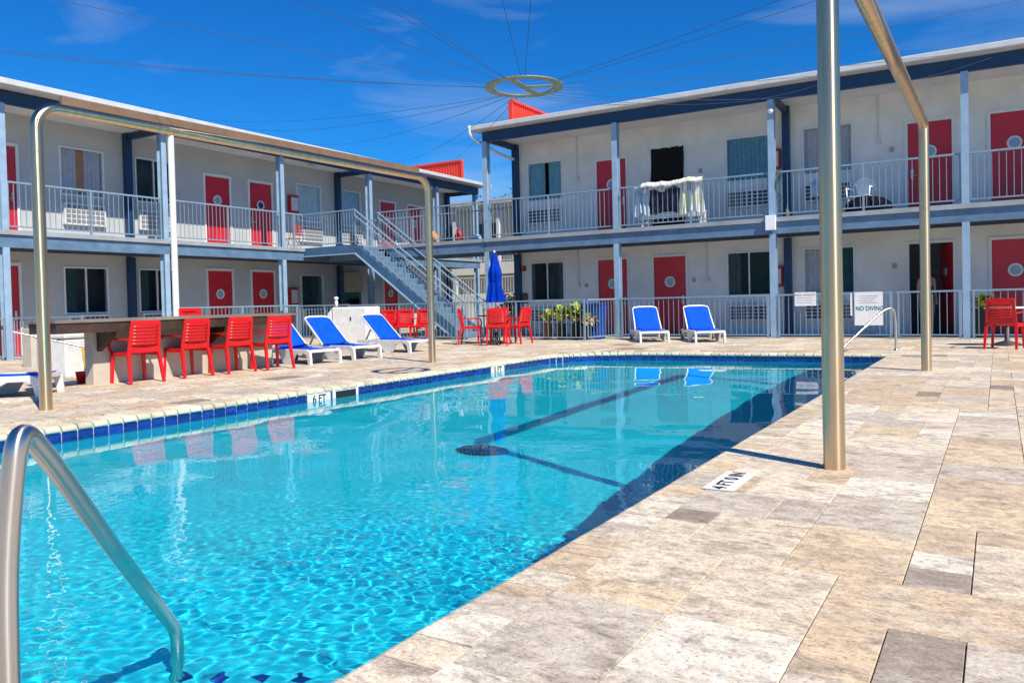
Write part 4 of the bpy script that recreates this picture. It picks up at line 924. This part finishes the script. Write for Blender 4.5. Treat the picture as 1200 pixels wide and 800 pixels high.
for y in (6.72, 8.6):
    q = MB(); q.add([(-10.84, y - .04, .795), (-10.50, y - .04, .795), (-10.50, y - .04, .70), (-10.84, y - .04, .48), (-10.84, y + .04, .795), (-10.50, y + .04, .795), (-10.50, y + .04, .70), (-10.84, y + .04, .48)],
                    [(0, 1, 2, 3), (7, 6, 5, 4), (0, 4, 5, 1), (1, 5, 6, 2), (2, 6, 7, 3), (3, 7, 4, 0)]); BA(q, 'bracket', M['darkwood'])
# things behind / beside the bar
ch = empty('storage_chest', (-12.9, 7.55, 0), rad(8), label='white plastic storage chest seen under the left end of the bar', cat='chest')
q = MB(); q.box((-.35, -.42, 0), (.35, .42, .62)); q.build('body', M['resin'], ch, bevel=.03); q = MB(); q.box((-.37, -.44, .63), (.37, .44, .72)); q.build('lid', M['resin'], ch, bevel=.03)
po = empty('pool_net_pole', (-12.05, 6.3, .0), label='long pole with a yellow tip leaning across the white chest under the bar', cat='pole')
q = MB(); q.tube([(-.35, .05, .78), (.25, .75, .52)], .016, 8); q.build('tube', M['chrome'], po); q = MB(); q.tube([(.25, .75, .52), (.27, .78, .0)], .02, 8); q.build('handle', M['yellow'], po)
rc = empty('red_bucket', (-11.30, 6.72, 0), label='small red bucket on the deck at the left end of the bar base', cat='bucket')
q = MB(); q.lathe([(0, 0), (.06, 0), (.085, .17), (.09, .18), (.08, .17), (.05, .02)], n=20); q.build('body', M['redp'], rc); q = MB(); q.tube([(-.085, 0, .17), (-.05, 0, .10), (.05, 0, .10), (.085, 0, .17)], .006, 6); q.build('handle', M['chrome'], rc)
# white cabinet with tarp-rounded top and bottle
cb = empty('white_cabinet', (-14.25, 15.9, 0), rad(8), label='large white plastic cabinet by the fence behind the blue loungers', cat='cabinet')
q = MB(); q.box((-.45, -.35, 0), (.62, .35, 1.02)); q.build('body', M['resin'], cb, bevel=.04); q = MB(); q.hexa([(-.75, -.35, 0), (-.46, -.35, 0), (-.46, .35, 0), (-.75, .35, 0), (-.60, -.33, .86), (-.46, -.33, .99), (-.46, .33, .99), (-.60, .33, .86)]); q.build('side_flap', M['resin'], cb, bevel=.03)
q = MB(); q.box((.12, -.36, .66), (.16, -.345, .76)); q.build('latch', M['dgrey'], cb)
q = MB(); q.lathe([(0, 0), (.04, 0), (.045, .12), (.03, .17), (.03, .19), (.055, .20), (.055, .26), (0, .27)], n=16); o = q.build('bottle', M['resin']); o.location = (-14.68, 15.72, 1.03); tag(o, 'white capped bottle standing on top of the white cabinet', 'bottle')

# ------------------------------------------------------------------ wall fittings as things
def cabinet(loc, rz, label, w=.2, h=.55):
    e = empty('extinguisher_cabinet', loc, rz, label=label, cat='extinguisher box', group='red fire extinguisher boxes'); q = MB(); q.box((-w / 2, -.14, -h / 2), (w / 2, 0, h / 2)); q.build('box', M['red_s'], e, bevel=.01)
    q = MB(); q.box((-w / 2 + .04, -.15, -h / 2 + .08), (w / 2 - .04, -.141, h / 2 - .08)); q.build('window', M['curtain2'], e)
cabinet((-4.52, 21.84, 4.68), 0, 'red extinguisher box on the upper wall behind the middle column of the right wing')
cabinet((-4.50, 21.84, 1.56), 0, 'red extinguisher box on the lower wall behind the middle column of the right wing')
cabinet((-20.58, 19.95, 4.64), rad(90), 'red extinguisher box on the upper wall of the left wing', .40, .62)
cabinet((-20.58, 19.82, 1.42), rad(90), 'red extinguisher box on the lower wall of the left wing', .36, .62)
q = MB(); q.box((-.06, -.04, -.08), (.06, 0, .08)); q.lathe([(.05, -.02), (.03, .02)], n=12); o = q.build('fire_alarm', M['red_s']); o.location = (-12.35, 21.84, 2.10); tag(o, 'small red fire alarm on the wall by the corner of the right wing', 'fire alarm')
q = MB(); q.box((-.14, -.03, -.16), (.14, 0, .16)); o = q.build('notice_board', M['terra']); o.location = (-12.38, 21.84, 1.15); tag(o, 'brownish notice panel on the wall under the fire alarm', 'notice')
q = MB(); q.box((-.04, -.05, -.06), (.04, 0, .06)); o = q.build('fire_alarm', M['ink']); o.location = (-20.58, 19.45, 5.35); o.rotation_euler = (0, 0, rad(90)); tag(o, 'small black alarm on the upper wall of the left wing', 'alarm')
q = MB(); q.box((-.52, -.03, -.38), (.52, 0, .38)); o = q.build('wall_board', M['plate']); o.location = (-20.5, 22.9, 1.95); o.rotation_euler = (0, 0, rad(90)); tag(o, 'pale board on the shaded wall under the stair landing', 'board')

# ------------------------------------------------------------------ balcony clutter (right wing, upper)
def cloth(name, x0, x1, zt, zb, y, mt, label, amp=.03, fall=.12, k=5, cat='towel'):
    def fn(u, v):
        x = x0 + (x1 - x0) * u + .03 * math.sin(v * 5 + u * 3); s = v
        if s < .15: return (x, y - fall * math.cos(s / .15 * 1.57) * .6 + .05, zt - .14 + .14 * math.sin(s / .15 * 1.57) + .016 * math.sin(u * 5 + x * 5) + .006 * math.sin(u * 23 + x * 9))
        t = (s - .15) / .85; return (x, y + .05 + amp * math.sin(u * k * 6.28 + t * 2) * t + .02 * math.sin(u * 23), zt - (zt - zb + .05 * math.sin(u * 9)) * t)
    q = MB(); q.sheet(fn, 50, 24); cx = (x0 + x1) / 2; q.v = [(a - cx, b - y, c - zb) for a, b, c in q.v]
    o = q.build(name, mt, solid=.008); o.location = (cx, y, zb); tag(o, label, cat)
cloth('towel', -7.90, -7.50, 4.09, 3.28, 20.04, M['cloth_b'], 'pale blue cloth hanging on the balcony rail, left of the navy clothes')
cloth('clothes', -7.52, -6.60, 4.05, 3.34, 20.14, M['cloth_n'], 'navy clothes hanging inside the balcony rail below the black curtain', k=8, cat='clothes')
cloth('towel', -6.62, -5.98, 4.16, 3.24, 19.96, M['towel_y'], 'white towel with yellow print hung over the balcony rail', fall=.2)
cloth('towel', -7.66, -7.05, 4.13, 3.90, 19.97, M['towel'], 'rumpled white towel over the rail above the left of the navy clothes', amp=.05, k=4, fall=.2)
cloth('towel', -7.08, -6.55, 4.12, 3.97, 19.97, M['towel'], 'short rumpled white towel over the rail next to the yellow print towel', amp=.05, k=3, fall=.2)
bn = empty('balcony_bench', (-6.95, 20.45, Z_DK), label='white plastic slatted bench behind the drying clothes on the balcony', cat='bench')
q = MB(); q.box((-.85, -.22, .22), (.85, -.17, .36)); q.build('front_panel', M['resin'], bn)
for k in range(5): q = MB(); q.box((-.85, -.2 + k * .1, .37), (.85, -.13 + k * .1, .39)); q.build('slat', M['resin'], bn)
for sx in (-.8, .8):
    for sy in (-.15, .2): q = MB(); q.box((sx - .03, sy - .03, 0), (sx + .03, sy + .03, .365)); q.build('leg', M['resin'], bn)
# white plastic chair with fan back
wc = empty('plastic_chair', (-2.34, 20.62, Z_DK), rad(170), label='white plastic chair with a fan back on the upper right balcony', cat='chair')
q = MB(); q.sheet(lambda u, v: (-.22 + .44 * u, -.2 + .42 * v, .42 - .02 * math.sin(3.14 * u)), 6, 6); q.build('seat', M['white_e'], wc, solid=.02)
for k in range(7):
    a = rad(-42 + 14 * k); q = MB(); q.beam((.16 * math.sin(a * .8), -.2, .44), (.27 * math.sin(a), -.30, .50 + .36 * math.cos(a)), .052, .012, (0, 1, 0)); q.build('slat', M['white_e'], wc)
q = MB(); q.tube([(-.26 * math.cos(rad(t)), -.30, .60 + .28 * math.sin(rad(t))) for t in range(-10, 191, 10)], .018, 8); q.build('back_frame', M['white_e'], wc)
for sx in (-1, 1):
    for sy, yy in ((-1, -.24), (1, .22)): q = MB(); q.beam((sx * .25, yy, 0), (sx * .21, yy * .85, .42), .04, .03); q.build('leg', M['white_e'], wc)
    q = MB(); q.tube([(sx * .25, .2, .4), (sx * .27, .2, .62), (sx * .26, -.25, .64)], .018, 8); q.build('armrest', M['white_e'], wc)
def blob(name, loc, s, mt, label, cat, seed=1, amp=.12):
    bm = bmesh.new(); bmesh.ops.create_icosphere(bm, subdivisions=3, radius=1); r = random.Random(seed); ph = [r.uniform(0, 6) for _ in range(6)]
    for v in bm.verts:
        n = v.co.normalized(); k = 1 + amp * math.sin(4 * n.x + ph[0]) * math.sin(5 * n.y + ph[1]) + amp * .6 * math.sin(9 * n.z + ph[2] + 5 * n.x)
        v.co = Vector((n.x * s[0] * k, n.y * s[1] * k, max(0, (n.z + .35)) * s[2] * k))
    me = bpy.data.meshes.new(name); bm.to_mesh(me); bm.free(); me.materials.append(mt); me.polygons.foreach_set('use_smooth', [True] * len(me.polygons))
    o = bpy.data.objects.new(name, me); COL.objects.link(o); o.location = loc; return tag(o, label, cat)
blob('duffel_bag', (-2.14, 20.28, Z_DK), (.50, .18, .28), M['bag'], 'dark patterned bag lying on the balcony in front of the white plastic chair', 'bag', 3)
blob('cloth_bundle', (-3.42, 20.9, Z_DK + .55), (.12, .12, .28), M['cloth_b'], 'light blue bundle by the left of the air conditioner on the upper right balcony', 'bundle', 5)
# green tinsel tied on the rail by the middle column, with a bottle below
ti = empty('tinsel_garland', (-4.12, 19.93, 3.95), label='green tinsel garland tied to the balcony rail beside the middle column', cat='garland')
r = random.Random(4); q = MB()
for k in range(120):
    t = k / 120; c = Vector((.05 * math.sin(t * 9), .03 * math.cos(t * 7), .12 - .75 * t)); d = Vector((r.uniform(-1, 1), r.uniform(-1, 1), r.uniform(-1, 1))).normalized() * (.09 if t < .3 else .045)
    q.beam(c - d * .1, c + d, .008, .004)
q.build('strands', M['leafd'], ti)
q = MB(); q.lathe([(0, 0), (.045, 0), (.045, .2), (.015, .27), (.015, .32), (0, .32)], n=12); o = q.build('bottle', M['plate']); o.location = (-3.98, 20.35, Z_DK); tag(o, 'tall tan bottle on the balcony floor next to the middle column', 'bottle')
# clutter on the corner walkway and left balcony
for (x, y, s, mt, lb, ct) in ((-14.9, 20.5, (.16, .12, .3), 'tan', 'tan sack on the corner walkway behind the railing', 'sack'), (-13.9, 20.45, (.14, .1, .3), 'redp', 'small red bundle on the corner walkway behind the railing', 'bundle'), (-13.3, 20.5, (.22, .12, .14), 'curtain', 'teal cloth heap on the corner walkway near the right wing', 'cloth')):
    blob('bundle', (x, y, Z_DK), s, M[mt], lb, ct, int(-x * 10))
lc = empty('bistro_chair', (-20.1, 19.55, Z_DK), rad(80), label='dark red folding chair on the left balcony beside the red extinguisher box', cat='chair')
q = MB(); q.box((-.2, -.2, .42), (.2, .2, .44)); q.build('seat', M['red_s'], lc)
for k in range(4): q = MB(); q.box((-.2, -.23, .52 + k * .1), (.2, -.21, .58 + k * .1)); q.build('slat', M['red_s'], lc)
for sx in (-.19, .19):
    for a, b in (((sx, -.22, .9), (sx, .2, 0)), ((sx, .2, .42), (sx, -.22, 0))): q = MB(); q.tube([a, b], .011, 6); q.build('leg', M['red_s'], lc)
# small table and bottle-like stand on left balcony
q = MB(); q.lathe([(0, 0), (.1, 0), (.1, .62), (.06, .75), (0, .76)], n=14); o = q.build('water_jug', M['dgrey']); o.location = (-20.2, 22.75, Z_DK); tag(o, 'dark cylinder standing on the left balcony near the stair landing', 'canister')

# ------------------------------------------------------------------ plants, bin
def plant(x, y, n, h, spread, pot, pr, ph, label, seed, dry=.2, mts=None):
    n = int(n * 2.0); h *= 1.1; spread *= 1.1
    e = empty('potted_plant', (x, y, 0), label=label, cat='potted plant'); r = random.Random(seed)
    q = MB(); q.lathe([(0, .01), (pr * .7, 0), (pr, ph), (pr * 1.06, ph), (pr * 1.06, ph + .02), (pr * .9, ph + .02), (pr * .88, ph - .03), (0, ph - .03)], n=20); q.build('pot', pot, e)
    for k in range(n):
        a = r.uniform(0, 6.28); L = h * r.uniform(.6, 1.15); lean = r.uniform(.15, 1.0) * spread; wd = r.uniform(.042, .075); dr_ = r.random() < dry
        drop = (.9 if dr_ else r.uniform(.1, .55)) * L * (lean / spread)
        q = MB(); side = Vector((-math.sin(a), math.cos(a), 0)); out = Vector((math.cos(a), math.sin(a), 0)); vs = []; m = 7
        for i in range(m + 1):
            t = i / m; c = out * (lean * t * (1.1 - .1 * t)) + Vector((0, 0, ph - .02 + L * math.sin(t * 1.6) * .95 - drop * t * t)); ww = wd * math.sin(math.pi * min(1, t * .92 + .08)) ** .7
            vs += [c - side * ww, c + Vector((0, 0, -ww * .35)), c + side * ww]
        q.add(vs, [f for i in range(m) for f in ((i * 3, i * 3 + 1, i * 3 + 4, i * 3 + 3), (i * 3 + 1, i * 3 + 2, i * 3 + 5, i * 3 + 4))], True)
        q.build('leaf', M['leaf2'] if dr_ else (M['leafd'] if r.random() < .25 else M['leaf']), e, fix=False)
plant(-10.05, 18.95, 26, .42, .34, M['terra'], .16, .42, 'yellow green leafy plant in a brown pot, leftmost of the group behind the fence', 1, .15)
plant(-9.62, 18.95, 34, .50, .38, M['pot'], .17, .42, 'yellow green leafy plant in a dark pot, second of the group behind the fence', 2, .1)
plant(-9.20, 18.98, 34, .55, .40, M['pot'], .17, .42, 'tallest yellow green plant in a dark pot, third of the group behind the fence', 3, .1)
plant(-8.85, 18.85, 30, .42, .36, M['pot'], .16, .36, 'drying plant with tan drooping leaves in a dark pot beside the blue bin', 4, .65)
plant(.14, 20.9, 34, .36, .34, M['pot'], .21, .62, 'green leafy plant in a tall black pot behind the fence at the right edge', 6, .1)
bi = empty('trash_bin', (-8.80, 19.3, 0), label='tall blue plastic bin behind the fence beside the second column', cat='bin')
q = MB(); q.hexa([(-.22, -.22, 0), (.22, -.22, 0), (.22, .22, 0), (-.22, .22, 0), (-.27, -.27, .92), (.27, -.27, .92), (.27, .27, .92), (-.27, .27, .92)]); q.build('body', M['bin'], bi, bevel=.02)
q = MB(); q.box((-.29, -.29, .925), (.29, .29, .97)); q.build('lid', M['bin'], bi, bevel=.015); q = MB(); q.box((-.2, -.30, .90), (.2, -.275, .93)); q.build('handle', M['navy'], bi)
q = MB(); q.lathe([(0, 0), (.22, 0), (.24, .8), (.25, .82), (0, .86)], n=20); o = q.build('drum', M['navy']); o.location = (-9.3, 19.7, 0); tag(o, 'navy drum between the drying plant and the blue bin', 'drum')

# ------------------------------------------------------------------ woman in the open doorway
def person():
    e = empty('person', (-1.00, 21.55, .0), rad(200), label='woman in a pink striped bikini standing in the open dark doorway', cat='person')
    J = {0: (0, 0, .93, .13, .10), 1: (0, .0, 1.08, .105, .085), 2: (0, .0, 1.22, .12, .09), 3: (0, .0, 1.36, .10, .07), 4: (0, 0, 1.44, .05, .05), 5: (0, .01, 1.50, .05, .052), 6: (0, .02, 1.56, .072, .085), 7: (0, .015, 1.64, .075, .09), 8: (0, .0, 1.70, .04, .045)}
    ed = [(0, 1), (1, 2), (2, 3), (3, 4), (4, 5), (5, 6), (6, 7), (7, 8)]; n = 9
    for s in (-1, 1):
        for c, pr in (((s * .10, 0, .84, .095, .095), 0), ((s * .105, .01, .62, .072, .075), None), ((s * .10, .02, .46, .055, .058), None), ((s * .10, -.01, .30, .052, .055), None), ((s * .095, 0, .10, .036, .038), None), ((s * .10, .03, .035, .035, .03), None), ((s * .11, .12, .02, .038, .018), None)):
            J[n] = c; ed.append((pr if pr is not None else n - 1, n)); n += 1
        for c, pr in (((s * .155, 0, 1.37, .05, .05), 3), ((s * .175, -.02, 1.22, .04, .042), None), ((s * .185, -.03, 1.08, .034, .034), None), ((s * .19, .03, .95, .028, .028), None), ((s * .19, .07, .86, .02, .024), None), ((s * .185, .09, .82, .026, .014), None)):
            J[n] = c; ed.append((pr if pr is not None else n - 1, n)); n += 1
        hand = n - 1
        for dxx, ln in ((-.022, .055), (-.008, .07), (.007, .066), (.021, .05)):
            b0 = J[hand]; J[n] = (b0[0] + dxx, b0[1] + .02, b0[2] - .03, .009, .009); ed.append((hand, n)); n += 1
            J[n] = (b0[0] + dxx * 1.2, b0[1] + .035, b0[2] - .03 - ln * .6, .008, .008); ed.append((n - 1, n)); n += 1
        J[n] = (J[hand][0] - s * .035, J[hand][1] + .02, J[hand][2] + .0, .010, .010); ed.append((hand, n)); n += 1
    me = bpy.data.meshes.new('body'); me.from_pydata([J[i][:3] for i in range(n)], ed, []); o = bpy.data.objects.new('body', me); COL.objects.link(o); o.parent = e
    sk_ = o.modifiers.new('skin', 'SKIN'); sv = me.skin_vertices[0].data
    for i in range(n): sv[i].radius = J[i][3:5]
    sv[0].use_root = True; sb = o.modifiers.new('sub', 'SUBSURF'); sb.levels = 1; sb.render_levels = 1; sk_.use_smooth_shade = True
    dg = bpy.context.evaluated_depsgraph_get(); m2 = bpy.data.meshes.new_from_object(o.evaluated_get(dg)); o.modifiers.clear(); o.data = m2; m2.materials.clear(); m2.materials.append(M['skin'])
    q = MB(); q.lathe([(.128, 0), (.135, .04), (.132, .09), (.125, .10)], (0, 0, 1.20), 24); x = q.build('bikini_top', M['bikini'], e); x.scale = (1, .80, 1)
    q = MB(); q.lathe([(.10, 0), (.155, .06), (.15, .12), (.145, .13)], (0, 0, .84), 24); x = q.build('bikini_bottom', M['bikini'], e); x.scale = (1, .82, 1)
    q = MB(); q.sheet(lambda u, v: ((.088 + .01 * math.sin(u * 40)) * math.cos(u * 3.9 + 3.14 - .38) * (1 - .3 * (v > .9)), -.0 + .095 * math.sin(u * 3.9 + 3.14 - .38), 1.40 + .33 * v), 30, 8); q.build('hair', M['hair'], e, solid=.015)
    q = MB(); q.lathe([(.085, 0), (.07, .04), (.03, .07), (0, .075)], (0, .005, 1.67), 20); q.build('hair', M['hair'], e)
    for s in (-1, 1): q = MB(); q.lathe([(0, .008), (.008, .003), (0, -.008)], (s * .03, .10, 1.61), 10); q.build('eye', M['ink'], e)
    q = MB(); q.hexa([(-.01, .09, 1.565), (.01, .09, 1.565), (.008, .118, 1.57), (-.008, .118, 1.57), (-.005, .09, 1.605), (.005, .09, 1.605), (.004, .10, 1.605), (-.004, .10, 1.605)]); q.build('nose', M['skin'], e)
    q = MB(); q.box((-.022, .092, 1.540), (.022, .102, 1.549)); q.build('mouth', M['bikini'], e)
person()

# ------------------------------------------------------------------ beyond the gap: white building, wall, hedge and trees
bb = empty('white_building', (-24, 34, 0), label='sunlit white two storey building with balconies seen through the gap beyond the stairs', cat='building')
def BB(mb, n, mt, **k): mb.v = [(x + 24, y - 34, z) for x, y, z in mb.v]; return mb.build(n, mt, bb, **k)
q = MB(); q.box((-33, 33.6, 0), (-12, 40, 5.7)); BB(q, 'wall', M['sill'])
q = MB(); q.box((-33.3, 31.7, 5.72), (-11.7, 40.3, 5.95)); BB(q, 'roof', M['roof'])
q = MB(); q.box((-33, 32, 2.75), (-12, 33.59, 2.95)); q.box((-33, 31.9, 2.40), (-12, 32.0, 2.96)); BB(q, 'balcony_floor', M['sill'])
for x in (-32, -29.5, -27, -24.5, -22.0, -19.5, -17, -14.5):
    q = MB(); q.box((x + .3, 33.55, 3.9), (x + 1.5, 33.62, 5.0)); BB(q, 'window', M['green'])
    q = MB(); q.box((x - .08, 31.98, 2.96), (x + .08, 32.1, 5.7)); BB(q, 'column', M['white'])
    q = MB(); q.box((x - .08, 31.98, 0), (x + .08, 32.1, 2.4)); BB(q, 'column', M['white'])
rb = empty('balcony_railing', (-24, 32, 0), label='white baluster railing on the far white building beyond the stairs', cat='railing'); railing(rb, (-7, -.05), (9, -.05), 2.95, 1.0, mt=M['white'], spacing=.16); 
fw_ = empty('white_fence', (-20, 30.6, 0), label='low white wall and baluster fence behind the umbrella seen through the gap', cat='fence')
railing(fw_, (-4, 0), (6.5, 0), 1.35, .85, mt=M['white'], name='fence_panel', spacing=.14); q = MB(); q.box((-4, -.06, 0), (6.5, .06, 1.42)); q.build('wall', M['sill'], fw_)
def leafball(e, c, R, n, mt, r, ls=.16, name='crown'):
    q = MB()
    cl = [(Vector((r.gauss(0, .45), r.gauss(0, .45), r.gauss(0, .36))), r.uniform(.22, .42)) for _ in range(26)]
    for k in range(n):
        a, rad_ = cl[r.randrange(len(cl))]; p = Vector(c) + Vector((a.x * R[0], a.y * R[1], a.z * R[2])) + Vector((r.gauss(0, 1), r.gauss(0, 1), r.gauss(0, 1))) * rad_ * R[0] * .45
        u = Vector((r.uniform(-1, 1), r.uniform(-1, 1), r.uniform(-.6, .6))).normalized() * ls * r.uniform(.6, 1.2); w = u.cross(Vector((r.uniform(-1, 1), r.uniform(-1, 1), 1))).normalized() * ls * .4
        q.add([p - u, p + w, p + u, p - w], [(0, 1, 2, 3)])
    return q.build(name, mt, e, fix=False)
def tree(x, y, h, R, label, seed):
    e = empty('tree', (x, y, 0), label=label, cat='tree'); r = random.Random(seed)
    q = MB(); q.tube([(0, 0, 0), (.1, 0, h * .4), (.0, .1, h * .75)], [.22, .16, .09], 10)
    for k in range(6): a = r.uniform(0, 6.28); q.tube([(.05, .02, h * r.uniform(.4, .65)), (R * .5 * math.cos(a), R * .5 * math.sin(a), h * r.uniform(.75, .95))], [.07, .02], 6)
    q.build('trunk', M['bark'], e); leafball(e, (0, 0, h * .85), (R, R, R * .8), 5200, M['leafd'], r)
tree(-24.5, 44, 7.3, 2.2, 'dark green treetop rising just above the white building roof in the gap', 1)
tree(-33, 46, 6.2, 2.2, 'green tree behind the white building further left', 2)
he = empty('hedge', (-16.5, 29.0, 0), label='brown green shrub at ground level behind the umbrella in the gap', cat='shrub'); leafball(he, (0, 0, .7), (1.4, .8, .8), 2600, M['leafd'], random.Random(9), .09, 'foliage')
q = MB(); q.tube([(0, 0, 0), (0, 0, .8)], .05, 6); q.build('stem', M['bark'], he)
